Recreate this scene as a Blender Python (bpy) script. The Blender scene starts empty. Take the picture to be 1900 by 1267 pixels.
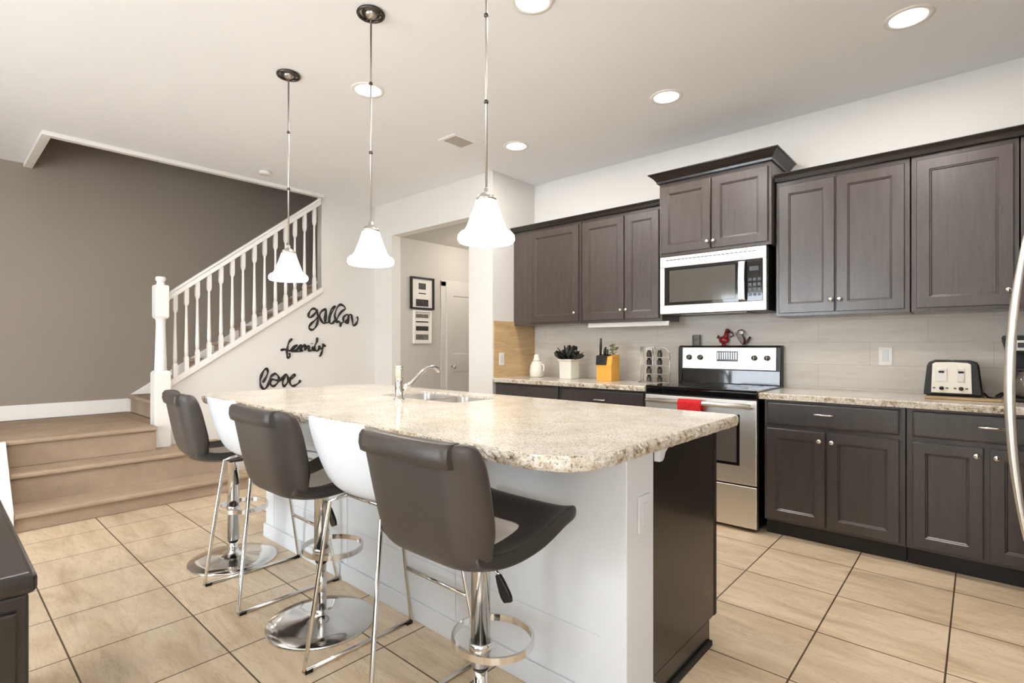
import bpy, bmesh, math, random
from mathutils import Vector, Matrix
random.seed(7)
PI = math.pi
S = bpy.context.scene
C = S.collection

# ---------------------------------------------------------------- camera
cam_d = bpy.data.cameras.new('camera')
cam = bpy.data.objects.new('camera', cam_d)
C.objects.link(cam)
cam_d.sensor_width = 36.0
cam_d.lens = 36.0 * 972.7 / 1900.0
cam_d.shift_y = 8.5 / 1900.0
cam_d.clip_start = 0.02
cam.location = (0, 0, 1.214)
cam.rotation_euler = (PI / 2, 0, math.atan(868 / 972.7))
S.camera = cam

# ---------------------------------------------------------------- world, view
w = bpy.data.worlds.new('sky')
S.world = w
w.use_nodes = True
w.node_tree.nodes['Background'].inputs[0].default_value = (0.80, 0.90, 1.0, 1)
w.node_tree.nodes['Background'].inputs[1].default_value = 1.6
S.view_settings.view_transform = 'Standard'
S.view_settings.look = 'None'
S.view_settings.exposure = 0.03
S.view_settings.gamma = 1.0
S.view_settings.use_curve_mapping = False


def area(name, loc, rot, sx, sy, power, col):
    l = bpy.data.lights.new(name, 'AREA')
    l.shape = 'RECTANGLE'
    l.size = sx
    l.size_y = sy
    l.energy = power
    l.color = col
    o = bpy.data.objects.new(name, l)
    C.objects.link(o)
    o.location = loc
    o.rotation_euler = rot
    return o


# daylight by the wide patio door behind the camera; side lamp is added fill
area('patio_daylight', (-2.9, -3.36, 1.25), (PI / 2, 0, 0), 2.6, 2.2, 190, (0.90, 0.95, 1.0))
area('side_fill', (1.36, -1.4, 1.5), (PI / 2, 0, PI / 2), 2.0, 1.5, 110, (0.93, 0.96, 1.0))

# ---------------------------------------------------------------- helpers
LOC = {}


def tag(o, label=None, cat=None, group=None, kind=None):
    if label: o['label'] = label
    if cat: o['category'] = cat
    if group: o['group'] = group
    if kind: o['kind'] = kind
    return o


def thing(name, label, cat, loc=(0, 0, 0), group=None):
    o = bpy.data.objects.new(name, None)
    o.empty_display_size = 0.1
    C.objects.link(o)
    o.location = loc
    LOC[o.name] = Vector(loc)
    return tag(o, label, cat, group)


class MB:
    def __init__(self):
        self.bm = bmesh.new()

    def face(self, vs, smooth=False):
        try:
            f = self.bm.faces.new(vs)
            f.smooth = smooth
            return f
        except ValueError:
            return None

    def v(self, p):
        return self.bm.verts.new(p)

    def box(self, x0, x1, y0, y1, z0, z1):
        vs = [self.v(p) for p in ((x0, y0, z0), (x1, y0, z0), (x1, y1, z0), (x0, y1, z0), (x0, y0, z1), (x1, y0, z1), (x1, y1, z1), (x0, y1, z1))]
        for q in ((0, 3, 2, 1), (4, 5, 6, 7), (0, 1, 5, 4), (1, 2, 6, 5), (2, 3, 7, 6), (3, 0, 4, 7)):
            self.face([vs[i] for i in q])
        return self

    def prism(self, pts, axis, a0, a1, smooth=False):
        """closed outline extruded along an axis; pts are the other two coordinates in order"""
        def mk(p, a):
            if axis == 'x': return (a, p[0], p[1])
            if axis == 'y': return (p[0], a, p[1])
            return (p[0], p[1], a)
        A = [self.v(mk(p, a0)) for p in pts]
        B = [self.v(mk(p, a1)) for p in pts]
        self.face(A)
        self.face(B[::-1])
        n = len(pts)
        for i in range(n):
            self.face([A[i], B[i], B[(i + 1) % n], A[(i + 1) % n]], smooth)
        return self

    def rings(self, rings, cap0=True, cap1=True, smooth=True, closed=True):
        R = [[self.v(p) for p in r] for r in rings]
        n = len(R[0])
        for a, b in zip(R, R[1:]):
            for i in range(n if closed else n - 1):
                j = (i + 1) % n
                self.face([a[i], a[j], b[j], b[i]], smooth)
        if cap0: self.face(R[0][::-1])
        if cap1: self.face(R[-1])
        return self

    def lathe(self, prof, c=(0, 0, 0), n=24, cap0=False, cap1=False, axis='z', smooth=True, sx=1, sy=1):
        rings = []
        for r, h in prof:
            ring = []
            for i in range(n):
                a = 2 * PI * i / n
                u, v_ = r * math.cos(a) * sx, r * math.sin(a) * sy
                if axis == 'z': p = (c[0] + u, c[1] + v_, c[2] + h)
                elif axis == 'y': p = (c[0] + u, c[1] + h, c[2] + v_)
                else: p = (c[0] + h, c[1] + u, c[2] + v_)
                ring.append(p)
            rings.append(ring)
        self.rings(rings, cap0, cap1, smooth)
        return self

    def cyl(self, c, r, h, axis='z', n=24, r2=None):
        r2 = r if r2 is None else r2
        self.lathe([(r, 0), (r2, h)], c, n, True, True, axis)
        return self

    def tube(self, pts, r, n=8, closed=False, sx=1.0, rr=None):
        pts = [Vector(p) for p in pts]
        m = len(pts)
        rings = []
        up = None
        for i, p in enumerate(pts):
            if closed:
                t = pts[(i + 1) % m] - pts[i - 1]
            else:
                t = pts[min(i + 1, m - 1)] - pts[max(i - 1, 0)]
            if t.length < 1e-9: t = Vector((0, 0, 1))
            t.normalize()
            if up is None:
                up = Vector((0, 0, 1)) if abs(t.z) < 0.9 else Vector((1, 0, 0))
            a = t.cross(up)
            if a.length < 1e-6: a = t.cross(Vector((0, 1, 0)))
            a.normalize()
            b = a.cross(t).normalized()
            up = b
            q = rr[i] if rr else r
            rings.append([p + a * (q * sx * math.cos(2 * PI * k / n)) + b * (q * math.sin(2 * PI * k / n)) for k in range(n)])
        if closed: rings.append(rings[0])
        self.rings(rings, not closed, not closed)
        return self

    def ball(self, c, r, n=12, s=(1, 1, 1)):
        prof = []
        rings = []
        for j in range(1, n // 2):
            a = PI * j / (n // 2)
            rings.append([(c[0] + r * s[0] * math.sin(a) * math.cos(2 * PI * k / n), c[1] + r * s[1] * math.sin(a) * math.sin(2 * PI * k / n), c[2] - r * s[2] * math.cos(a)) for k in range(n)])
        self.rings(rings, True, True)
        return self

    def build(self, name, mat, parent=None, bevel=0, seg=2, loc=None, subsurf=0, solid=0, weld=False):
        off = Vector((0, 0, 0))
        if parent is not None:
            p = parent
            while p.parent is not None: p = p.parent
            off = LOC.get(p.name, Vector((0, 0, 0)))
        elif loc is not None:
            off = Vector(loc)
        if weld: bmesh.ops.remove_doubles(self.bm, verts=self.bm.verts, dist=1e-5)
        bmesh.ops.recalc_face_normals(self.bm, faces=self.bm.faces)
        for v_ in self.bm.verts: v_.co -= off
        me = bpy.data.meshes.new(name)
        self.bm.to_mesh(me)
        self.bm.free()
        me.materials.append(mat)
        o = bpy.data.objects.new(name, me)
        C.objects.link(o)
        if parent is not None: o.parent = parent
        else:
            o.location = off
            LOC[o.name] = off
        if solid:
            m = o.modifiers.new('solid', 'SOLIDIFY'); m.thickness = solid; m.offset = 0
        if bevel:
            m = o.modifiers.new('bevel', 'BEVEL'); m.width = bevel; m.segments = seg; m.limit_method = 'ANGLE'; m.angle_limit = 0.6
            m.harden_normals = False
        if subsurf:
            m = o.modifiers.new('sub', 'SUBSURF'); m.levels = subsurf; m.render_levels = subsurf
        return o


def box(name, mat, parent, x0, x1, y0, y1, z0, z1, bevel=0.002, loc=None):
    return MB().box(x0, x1, y0, y1, z0, z1).build(name, mat, parent, bevel, loc=loc)


def structure(o, kind='structure'):
    o['kind'] = kind
    return o


# ---------------------------------------------------------------- materials
def new_mat(name):
    m = bpy.data.materials.new(name)
    m.use_nodes = True
    nt = m.node_tree
    return m, nt, nt.nodes['Principled BSDF']


def srgb(r, g, b):
    return tuple(((c / 255) / 12.92 if c / 255 <= 0.04045 else ((c / 255 + 0.055) / 1.055) ** 2.4) for c in (r, g, b)) + (1,)


def coords(nt, scale=(1, 1, 1), world=False, rot=(0, 0, 0), loc=(0, 0, 0)):
    if world:
        g = nt.nodes.new('ShaderNodeNewGeometry'); out = g.outputs['Position']
    else:
        g = nt.nodes.new('ShaderNodeTexCoord'); out = g.outputs['Object']
    mp = nt.nodes.new('ShaderNodeMapping')
    mp.inputs['Scale'].default_value = scale
    mp.inputs['Rotation'].default_value = rot
    mp.inputs['Location'].default_value = loc
    nt.links.new(out, mp.inputs[0])
    return mp.outputs[0]


def noise(nt, vec, scale, detail=4, rough=0.55, dist=0.0):
    n = nt.nodes.new('ShaderNodeTexNoise')
    n.inputs['Scale'].default_value = scale
    n.inputs['Detail'].default_value = detail
    n.inputs['Roughness'].default_value = rough
    n.inputs['Distortion'].default_value = dist
    nt.links.new(vec, n.inputs['Vector'])
    return n.outputs['Fac']


def ramp(nt, fac, stops):
    r = nt.nodes.new('ShaderNodeValToRGB')
    e = r.color_ramp.elements
    while len(e) < len(stops): e.new(0.5)
    for q, (p, c) in zip(e, stops):
        q.position = p
        q.color = c
    nt.links.new(fac, r.inputs[0])
    return r.outputs[0]


def mix(nt, fac, a, b, mode='MIX'):
    m = nt.nodes.new('ShaderNodeMix')
    m.data_type = 'RGBA'
    m.blend_type = mode
    for sock, val in ((m.inputs[0], fac), (m.inputs[6], a), (m.inputs[7], b)):
        if hasattr(val, 'default_value') or hasattr(val, 'is_linked'): nt.links.new(val, sock)
        else: sock.default_value = val
    return m.outputs[2]


def bump(nt, bs, h, strength=0.2, dist=0.01):
    b = nt.nodes.new('ShaderNodeBump')
    b.inputs['Strength'].default_value = strength
    b.inputs['Distance'].default_value = dist
    nt.links.new(h, b.inputs['Height'])
    nt.links.new(b.outputs[0], bs.inputs['Normal'])


def plain(name, col, rough=0.5, metal=0.0, spec=0.5, vary=0.06, scale=8, bmp=0.0, bscale=60, coat=0.0, stretch=(1, 1, 1)):
    m, nt, bs = new_mat(name)
    v = coords(nt, stretch)
    f = noise(nt, v, scale)
    lo = tuple(c * (1 - vary) for c in col[:3]) + (1,)
    hi = tuple(min(1, c * (1 + vary)) for c in col[:3]) + (1,)
    nt.links.new(ramp(nt, f, [(0.3, lo), (0.7, hi)]), bs.inputs['Base Color'])
    bs.inputs['Roughness'].default_value = rough
    bs.inputs['Metallic'].default_value = metal
    bs.inputs['Specular IOR Level'].default_value = spec
    bs.inputs['Coat Weight'].default_value = coat
    if bmp: bump(nt, bs, noise(nt, v, bscale), bmp, 0.003)
    return m


def emissive(name, col, strength):
    m, nt, bs = new_mat(name)
    bs.inputs['Base Color'].default_value = col
    bs.inputs['Emission Color'].default_value = col
    bs.inputs['Emission Strength'].default_value = strength
    bs.inputs['Roughness'].default_value = 0.35
    return m


def wood(name, dark, light, rough=0.33, scale=(14, 14, 1.1), coat=0.25):
    m, nt, bs = new_mat(name)
    v = coords(nt, scale)
    f = noise(nt, v, 3.0, 6, 0.6, 0.6)
    nt.links.new(ramp(nt, f, [(0.28, dark), (0.72, light)]), bs.inputs['Base Color'])
    v2 = coords(nt, (60, 60, 3))
    f2 = noise(nt, v2, 2.0, 3)
    r = nt.nodes.new('ShaderNodeMapRange')
    r.inputs['To Min'].default_value = rough - 0.05
    r.inputs['To Max'].default_value = rough + 0.1
    nt.links.new(f2, r.inputs[0])
    nt.links.new(r.outputs[0], bs.inputs['Roughness'])
    bs.inputs['Coat Weight'].default_value = coat
    bs.inputs['Coat Roughness'].default_value = 0.28
    return m


def steel(name, col=(0.62, 0.60, 0.57, 1), rough=0.24, stretch=(2, 2, 90)):
    m, nt, bs = new_mat(name)
    v = coords(nt, stretch)
    f = noise(nt, v, 4, 3)
    r = nt.nodes.new('ShaderNodeMapRange')
    r.inputs['To Min'].default_value = rough - 0.05
    r.inputs['To Max'].default_value = rough + 0.09
    nt.links.new(f, r.inputs[0])
    nt.links.new(r.outputs[0], bs.inputs['Roughness'])
    bs.inputs['Base Color'].default_value = col
    bs.inputs['Metallic'].default_value = 1.0
    return m


def tile_floor():
    m, nt, bs = new_mat('floor_tile')
    v = coords(nt, (1, 1, 1), True, loc=(0.095 + 0.425 * 30, -0.375 + 0.43 * 30, 0))
    b = nt.nodes.new('ShaderNodeTexBrick')
    b.offset = 0.0
    b.inputs['Scale'].default_value = 1.0
    b.inputs['Mortar Size'].default_value = 0.0034
    b.inputs['Mortar Smooth'].default_value = 0.1
    b.inputs['Brick Width'].default_value = 0.425
    b.inputs['Row Height'].default_value = 0.43
    b.inputs['Color1'].default_value = (0.92, 0.92, 0.92, 1)
    b.inputs['Color2'].default_value = (1.06, 1.05, 1.03, 1)
    b.inputs['Mortar'].default_value = (0.13, 0.105, 0.08, 1)
    nt.links.new(v, b.inputs['Vector'])
    v1 = coords(nt, (1.6, 5.5, 1), True, rot=(0, 0, 0.5))
    f = noise(nt, v1, 1.3, 9, 0.62, 0.9)
    base = ramp(nt, f, [(0.30, srgb(186, 163, 134)), (0.46, srgb(207, 185, 155)), (0.60, srgb(219, 199, 171)), (0.78, srgb(198, 176, 147))])
    v2 = coords(nt, (1.0, 7, 1), True, rot=(0, 0, 0.75))
    vein = noise(nt, v2, 1.6, 10, 0.7, 2.2)
    vr = ramp(nt, vein, [(0.485, (1, 1, 1, 1)), (0.5, (0.55, 0.45, 0.36, 1)), (0.515, (1, 1, 1, 1))])
    c = mix(nt, 0.55, base, mix(nt, 1.0, base, vr, 'MULTIPLY'))
    c = mix(nt, 1.0, c, b.outputs['Color'], 'MULTIPLY')
    nt.links.new(c, bs.inputs['Base Color'])
    bs.inputs['Roughness'].default_value = 0.42
    inv = nt.nodes.new('ShaderNodeMath'); inv.operation = 'SUBTRACT'; inv.inputs[0].default_value = 1.0
    nt.links.new(b.outputs['Fac'], inv.inputs[1])
    ad = nt.nodes.new('ShaderNodeMath'); ad.operation = 'MULTIPLY_ADD'; ad.inputs[1].default_value = 0.25
    nt.links.new(f, ad.inputs[0]); nt.links.new(inv.outputs[0], ad.inputs[2])
    bump(nt, bs, ad.outputs[0], 0.3, 0.004)
    return m


def granite():
    m, nt, bs = new_mat('granite')
    v = coords(nt)
    n1 = noise(nt, v, 7, 6, 0.65)
    base = ramp(nt, n1, [(0.30, srgb(204, 195, 180)), (0.5, srgb(217, 209, 196)), (0.7, srgb(228, 222, 212))])
    n2 = noise(nt, v, 150, 3, 0.6)
    sp = ramp(nt, n2, [(0.34, (0.26, 0.22, 0.18, 1)), (0.41, (0.76, 0.72, 0.66, 1)), (0.49, (1, 1, 1, 1))])
    c = mix(nt, 0.85, base, sp, 'MULTIPLY')
    n3 = noise(nt, v, 42, 6, 0.75, 0.4)
    sp2 = ramp(nt, n3, [(0.30, (0.40, 0.34, 0.28, 1)), (0.36, (0.88, 0.84, 0.78, 1)), (0.42, (1, 1, 1, 1))])
    c = mix(nt, 0.6, c, sp2, 'MULTIPLY')
    nt.links.new(c, bs.inputs['Base Color'])
    bs.inputs['Roughness'].default_value = 0.13
    bs.inputs['Specular IOR Level'].default_value = 0.6
    return m


def granite_edge():
    m, nt, bs = new_mat('granite_chiselled')
    v = coords(nt)
    n1 = noise(nt, v, 30, 6, 0.7)
    base = ramp(nt, n1, [(0.30, srgb(60, 50, 42)), (0.38, srgb(160, 138, 110)), (0.47, srgb(206, 194, 174)), (0.66, srgb(228, 221, 210))])
    n2 = noise(nt, v, 110, 4, 0.75)
    sp = ramp(nt, n2, [(0.38, (0.12, 0.10, 0.08, 1)), (0.46, (1, 1, 1, 1))])
    nt.links.new(mix(nt, 0.8, base, sp, 'MULTIPLY'), bs.inputs['Base Color'])
    bs.inputs['Roughness'].default_value = 0.5
    bump(nt, bs, noise(nt, v, 60, 5), 0.9, 0.01)
    return m


def splash(name, lo, hi, bw=0.61, bh=0.155):
    m, nt, bs = new_mat(name)
    v = coords(nt, (1, 1, 1), True, rot=(PI / 2, 0, 0))
    g = nt.nodes.new('ShaderNodeNewGeometry')
    sx = nt.nodes.new('ShaderNodeSeparateXYZ'); cx = nt.nodes.new('ShaderNodeCombineXYZ')
    nt.links.new(g.outputs['Position'], sx.inputs[0])
    ad = nt.nodes.new('ShaderNodeMath'); ad.operation = 'ADD'
    nt.links.new(sx.outputs[0], ad.inputs[0]); nt.links.new(sx.outputs[1], ad.inputs[1])
    ad2 = nt.nodes.new('ShaderNodeMath'); ad2.operation = 'ADD'; ad2.inputs[1].default_value = 12.2
    nt.links.new(ad.outputs[0], ad2.inputs[0])
    az = nt.nodes.new('ShaderNodeMath'); az.operation = 'ADD'; az.inputs[1].default_value = -0.93 + bh * 10
    nt.links.new(sx.outputs[2], az.inputs[0])
    nt.links.new(ad2.outputs[0], cx.inputs[0]); nt.links.new(az.outputs[0], cx.inputs[1])
    b = nt.nodes.new('ShaderNodeTexBrick')
    b.offset = 0.5
    b.inputs['Scale'].default_value = 1
    b.inputs['Brick Width'].default_value = bw
    b.inputs['Row Height'].default_value = bh
    b.inputs['Mortar Size'].default_value = 0.0016
    b.inputs['Color1'].default_value = (0.96, 0.96, 0.96, 1)
    b.inputs['Color2'].default_value = (1.0, 1.0, 1.0, 1)
    b.inputs['Mortar'].default_value = (0.78, 0.76, 0.73, 1)
    nt.links.new(cx.outputs[0], b.inputs['Vector'])
    v1 = coords(nt, (2, 2, 14), True)
    f = noise(nt, v1, 1.5, 8, 0.65, 0.8)
    base = ramp(nt, f, [(0.3, lo), (0.65, hi)])
    nt.links.new(mix(nt, 1.0, base, b.outputs['Color'], 'MULTIPLY'), bs.inputs['Base Color'])
    bs.inputs['Roughness'].default_value = 0.45
    return m


def carpet(name, lo, hi):
    m, nt, bs = new_mat(name)
    v = coords(nt)
    f = noise(nt, v, 3.2, 5, 0.6)
    g = noise(nt, v, 240, 3, 0.8)
    c = mix(nt, 0.5, ramp(nt, f, [(0.3, lo), (0.7, hi)]), ramp(nt, g, [(0.3, lo), (0.7, hi)]))
    nt.links.new(c, bs.inputs['Base Color'])
    bs.inputs['Roughness'].default_value = 0.95
    bs.inputs['Specular IOR Level'].default_value = 0.1
    bump(nt, bs, g, 0.7, 0.006)
    return m


M = dict(
    hall_door=plain('hall_door_paint', srgb(208, 203, 195), 0.55, vary=0.01),
    seat_sheen=plain('seat_sheen_paint', srgb(206, 196, 184), 0.6, vary=0.04),  # pale colour standing in for a reflection on the stool seats
    floor=tile_floor(),
    granite=granite(), gedge=granite_edge(),
    splash=splash('splash_tile', srgb(200, 191, 179), srgb(214, 206, 195)),
    splash_tan=splash('splash_tile_tan', srgb(186, 152, 108), srgb(214, 184, 140), 0.6, 0.6),
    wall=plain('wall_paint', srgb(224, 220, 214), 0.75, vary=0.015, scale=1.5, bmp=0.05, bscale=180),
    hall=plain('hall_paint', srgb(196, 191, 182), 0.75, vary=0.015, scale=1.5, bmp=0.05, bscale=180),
    ceil=plain('ceiling_paint', srgb(240, 239, 239), 0.85, vary=0.012, scale=1.2, bmp=0.06, bscale=140),
    taupe=plain('taupe_paint', srgb(146, 134, 122), 0.62, vary=0.03, scale=1.2, bmp=0.05, bscale=180),
    island=plain('island_paint', srgb(218, 219, 220), 0.5, vary=0.01, scale=2),
    trim=plain('white_trim', srgb(236, 232, 226), 0.4, vary=0.01, scale=4),
    wood=wood('espresso_wood', srgb(62, 52, 47), srgb(78, 67, 60), 0.28, coat=0.6),
    wood_low=wood('espresso_wood_base', srgb(52, 46, 44), srgb(64, 58, 56), 0.30, coat=0.4),
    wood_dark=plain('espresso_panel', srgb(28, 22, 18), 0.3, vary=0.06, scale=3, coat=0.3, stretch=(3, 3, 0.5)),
    dark_brown=plain('toe_kick', srgb(28, 24, 22), 0.6),  # near-black brown shared by toe kicks, slots, mouldings and frames
    steel=steel('stainless_steel', (0.70, 0.67, 0.63, 1), 0.28), steel_h=steel('stainless_steel_brushed', (0.74, 0.71, 0.66, 1), 0.34, (90, 2, 2)),
    chrome=steel('chrome', (0.74, 0.72, 0.69, 1), 0.10, (3, 3, 3)),
    nickel=steel('satin_nickel', (0.55, 0.52, 0.48, 1), 0.3, (8, 8, 8)),
    darkmetal=steel('dark_metal', (0.10, 0.09, 0.08, 1), 0.3, (8, 8, 8)),
    black=plain('black_plastic', srgb(13, 12, 12), 0.4, vary=0.1),
    blackgloss=plain('black_glass', srgb(14, 14, 16), 0.06, vary=0.05, coat=0.6),
    greyglass=plain('smoked_glass', srgb(86, 82, 76), 0.10, vary=0.04, coat=0.5),
    leather=plain('grey_leather', srgb(60, 53, 48), 0.42, vary=0.07, scale=5, bmp=0.12, bscale=220),
    leather_dk=plain('dark_leather', srgb(52, 47, 43), 0.40, vary=0.07, scale=5, bmp=0.12, bscale=220),
    whiteplastic=plain('white_plastic', srgb(212, 214, 217), 0.25, vary=0.01),
    carpet=carpet('stair_carpet', srgb(158, 136, 116), srgb(196, 174, 150)),
    ink=plain('black_paint', srgb(20, 18, 17), 0.5),
    red=plain('red_cloth', srgb(200, 18, 28), 0.8, vary=0.12, scale=30, bmp=0.3),
    orange=plain('yellow_bamboo', srgb(226, 166, 66), 0.45, vary=0.08, scale=6, stretch=(1, 1, 6)),
    cream=plain('cream_ceramic', srgb(232, 226, 212), 0.25, vary=0.03),
    leaf=plain('dark_leaf', srgb(24, 26, 20), 0.4, vary=0.4, scale=20),
    herb=plain('pale_herb', srgb(120, 128, 92), 0.7, vary=0.3, scale=30),
    brown=plain('brown_glaze', srgb(92, 48, 34), 0.3, vary=0.3, scale=40),
    redglaze=plain('red_glaze', srgb(150, 34, 34), 0.3, vary=0.3, scale=40),
    paper=plain('white_mat_board', srgb(232, 228, 220), 0.7, vary=0.02),
    photo=plain('grey_photograph', srgb(112, 106, 98), 0.5, vary=0.55, scale=30),
    photo_dk=plain('dark_photograph', srgb(56, 52, 48), 0.5, vary=0.6, scale=30),
    display=plain('dark_display', srgb(60, 62, 64), 0.2, vary=0.2, scale=50),
    shade=emissive('lit_frosted_glass', (1.0, 0.94, 0.84, 1), 2.0),
    lamp=emissive('lit_downlight', (1.0, 0.95, 0.88, 1), 9.0),
    board=wood('cutting_board', srgb(150, 118, 78), srgb(188, 156, 112), 0.4, (1.1, 14, 14)),
)
m, nt, bs = new_mat('window_glass')
bs.inputs['Transmission Weight'].default_value = 1.0
bs.inputs['Roughness'].default_value = 0.0
bs.inputs['IOR'].default_value = 1.05
bs.inputs['Base Color'].default_value = (0.95, 0.98, 1, 1)
M['glass'] = m

# ---------------------------------------------------------------- room shell
CZ = 2.88
WY = 4.22
structure(MB().box(-6.62, 1.3, -3.32, 5.7, -0.12, 0).build('floor', M['floor']))
cb = MB()
cb.box(-5.4, 1.3, -3.32, 4.34, CZ, CZ + 0.3)
cb.box(-6.62, -5.4, -3.32, 0.64, CZ, CZ + 0.3)
structure(cb.build('ceiling', M['ceil']))
structure(MB().box(-3.45, 1.3, WY, WY + 0.12, 0, CZ).build('wall_back', M['wall']))
structure(MB().box(-3.57, -3.45, 3.71, 4.34, 0, CZ).build('wall_left', M['wall']))
hw = MB()
hw.box(-3.776, -3.45, 3.59, 3.71, 0, CZ)
hw.box(-5.50, -5.06, 3.59, 3.71, 0, CZ)
hw.box(-5.06, -3.776, 3.59, 3.71, 2.49, CZ)
structure(hw.build('wall_hallway_front', M['wall'], weld=True))
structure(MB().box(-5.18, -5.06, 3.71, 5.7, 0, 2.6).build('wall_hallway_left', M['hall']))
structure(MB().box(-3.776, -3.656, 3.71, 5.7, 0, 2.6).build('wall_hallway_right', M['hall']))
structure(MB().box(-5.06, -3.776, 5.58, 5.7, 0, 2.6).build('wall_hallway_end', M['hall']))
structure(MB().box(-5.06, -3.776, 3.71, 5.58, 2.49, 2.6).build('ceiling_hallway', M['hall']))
structure(MB().box(-6.62, -6.5, -3.32, 5.2, 0, 5.4).build('wall_stairwell', M['taupe']))
structure(MB().box(-6.5, -5.5, 5.08, 5.2, 0, 5.4).build('wall_stairwell_end', M['taupe']))
structure(MB().box(-6.5, -5.4, 0.40, 0.52, CZ + 0.31, 5.4).build('wall_stairwell_near', M['taupe']))
structure(MB().box(-5.39, -5.27, 0.52, 5.2, CZ + 0.31, 5.4).build('wall_stairwell_upper', M['taupe']))
structure(MB().box(-6.62, -5.27, 0.40, 5.2, 5.4, 5.5).build('ceiling_stairwell', M['ceil']))
# knee wall below the balustrade, growing to full height at the back
structure(MB().prism([(1.405, 0), (1.405, 0.845), (2.91, 1.835), (2.91, CZ), (3.59, CZ), (3.59, 0)], 'x', -5.5, -5.4).build('wall_stair_side', M['wall']))
structure(MB().box(-5.5, -5.4, 3.71, 5.08, 0, CZ + 0.3).build('wall_stair_back', M['wall']))
structure(MB().box(-5.52, -5.405, 0.64, 5.08, CZ + 0.0, CZ + 0.3).build('wall_stair_header', M['ceil'])) if False else None
structure(MB().box(-5.44, -5.38, 0.60, 2.93, CZ - 0.035, CZ - 0.0005).build('trim_1', M['trim'], bevel=0.003))
structure(MB().box(-6.5, -5.441, 0.60, 0.66, CZ - 0.035, CZ - 0.0005).build('trim_2', M['trim'], bevel=0.003))
structure(MB().box(-6.5, -6.485, -1.2, 1.372, 0.545, 0.68).build('baseboard_landing', M['trim'], bevel=0.003))
structure(MB().box(-5.399, -5.385, 1.95, 3.589, 0, 0.10).build('baseboard_stair', M['trim'], bevel=0.003))
structure(MB().box(-5.385, -5.06, 3.575, 3.5895, 0, 0.10).build('baseboard_hallway', M['trim'], bevel=0.003))
# right and rear walls: patio door, and an added window for soft fill
rw = MB()
rw.box(1.18, 1.3, -0.4, WY, 0, CZ)
rw.box(1.18, 1.3, -3.2, -2.4, 0, CZ)
rw.box(1.18, 1.3, -2.4, -0.4, 0, 0.75)
rw.box(1.18, 1.3, -2.4, -0.4, 2.25, CZ)
structure(rw.build('wall_right', M['wall'], weld=True))
bw = MB()
bw.box(-6.5, -4.2, -3.32, -3.2, 0, CZ)
bw.box(-1.6, 1.3, -3.32, -3.2, 0, CZ)
bw.box(-4.2, -1.6, -3.32, -3.2, 2.35, CZ)
structure(bw.build('wall_rear', M['wall'], weld=True))
d = MB()
for a, b_ in ((-4.19, -4.11), (-2.94, -2.86), (-1.69, -1.61)): d.box(a, b_, -3.3, -3.24, 0.0, 2.34)
d.box(-4.11, -2.94, -3.3, -3.24, 2.26, 2.34); d.box(-2.86, -1.69, -3.3, -3.24, 2.26, 2.34)
d.box(-4.11, -2.94, -3.3, -3.24, 0, 0.1); d.box(-2.86, -1.69, -3.3, -3.24, 0, 0.1)
pd = structure(d.build('door_2', M['trim']))
MB().box(-4.11, -2.94, -3.275, -3.27, 0.1, 2.26).box(-2.86, -1.69, -3.275, -3.27, 0.1, 2.26).build('pane', M['glass'], pd)
d = MB()
for a, b_ in ((-2.39, -2.33), (-1.43, -1.37), (-0.47, -0.41)): d.box(1.2, 1.26, a, b_, 0.76, 2.24)
d.box(1.2, 1.26, -2.33, -1.43, 2.18, 2.24); d.box(1.2, 1.26, -1.37, -0.47, 2.18, 2.24)
d.box(1.2, 1.26, -2.33, -1.43, 0.76, 0.82); d.box(1.2, 1.26, -1.37, -0.47, 0.76, 0.82)
wd = structure(d.build('fill_window', M['trim']))  # unseen window, added to bring in soft fill light
MB().box(1.228, 1.232, -2.33, -1.43, 0.82, 2.18).box(1.228, 1.232, -1.37, -0.47, 0.82, 2.18).build('pane', M['glass'], wd)
# backsplash
sp = MB().box(-3.44, 1.17, WY - 0.012, WY - 0.0005, 0.9, 1.46).build('wall_backsplash', M['splash'])
structure(sp)
structure(MB().box(-3.4495, -3.44, 3.60, WY - 0.0125, 0.9, 1.455).build('wall_backsplash_side', M['splash_tan']))
# hall door on the left hall wall
hd = MB()
hd.box(-5.058, -5.045, 4.32, 4.40, 0, 2.03)
hd.box(-5.058, -5.045, 5.16, 5.24, 0, 2.03)
hd.box(-5.058, -5.045, 4.32, 5.24, 1.97, 2.05)
fr = structure(hd.build('trim_3', M['hall_door'], bevel=0.003))


def panel_door(mb, x0, x1, z0, z1, y, th=0.02, rail=0.055, rec=0.011, slope=0.012):
    """framed door facing -y with a recessed panel"""
    def ring(dx, yy): return [mb.v(p) for p in ((x0 + dx, yy, z0 + dx), (x1 - dx, yy, z0 + dx), (x1 - dx, yy, z1 - dx), (x0 + dx, yy, z1 - dx))]
    e = 0.003
    rs = [ring(0, y + th), ring(0, y + e), ring(e, y), ring(rail, y), ring(rail + slope * 0.35, y + rec * 0.45), ring(rail + slope * 0.6, y + rec * 0.45), ring(rail + slope, y + rec)]
    for a, b_ in zip(rs, rs[1:]):
        for i in range(4):
            mb.face([a[i], a[(i + 1) % 4], b_[(i + 1) % 4], b_[i]])
    mb.face(rs[-1]); mb.face(rs[0][::-1])
    return mb


dm = MB()
panel_door(dm, 4.40, 5.16, 0.01, 1.0, 0, 0.02, 0.11)
panel_door(dm, 4.40, 5.16, 1.0, 1.97, 0, 0.02, 0.11)
for v_ in dm.bm.verts:
    x, y, z = v_.co
    v_.co = (-5.032 - y, x, z)
hdoor = structure(dm.build('door_1', M['hall_door']))
MB().cyl((-5.03, 4.48, 0.95), 0.012, 0.04, 'x').ball((-4.98, 4.48, 0.95), 0.03).build('door_handle', M['nickel'], hdoor)
# ---------------------------------------------------------------- kitchen cabinets


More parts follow.
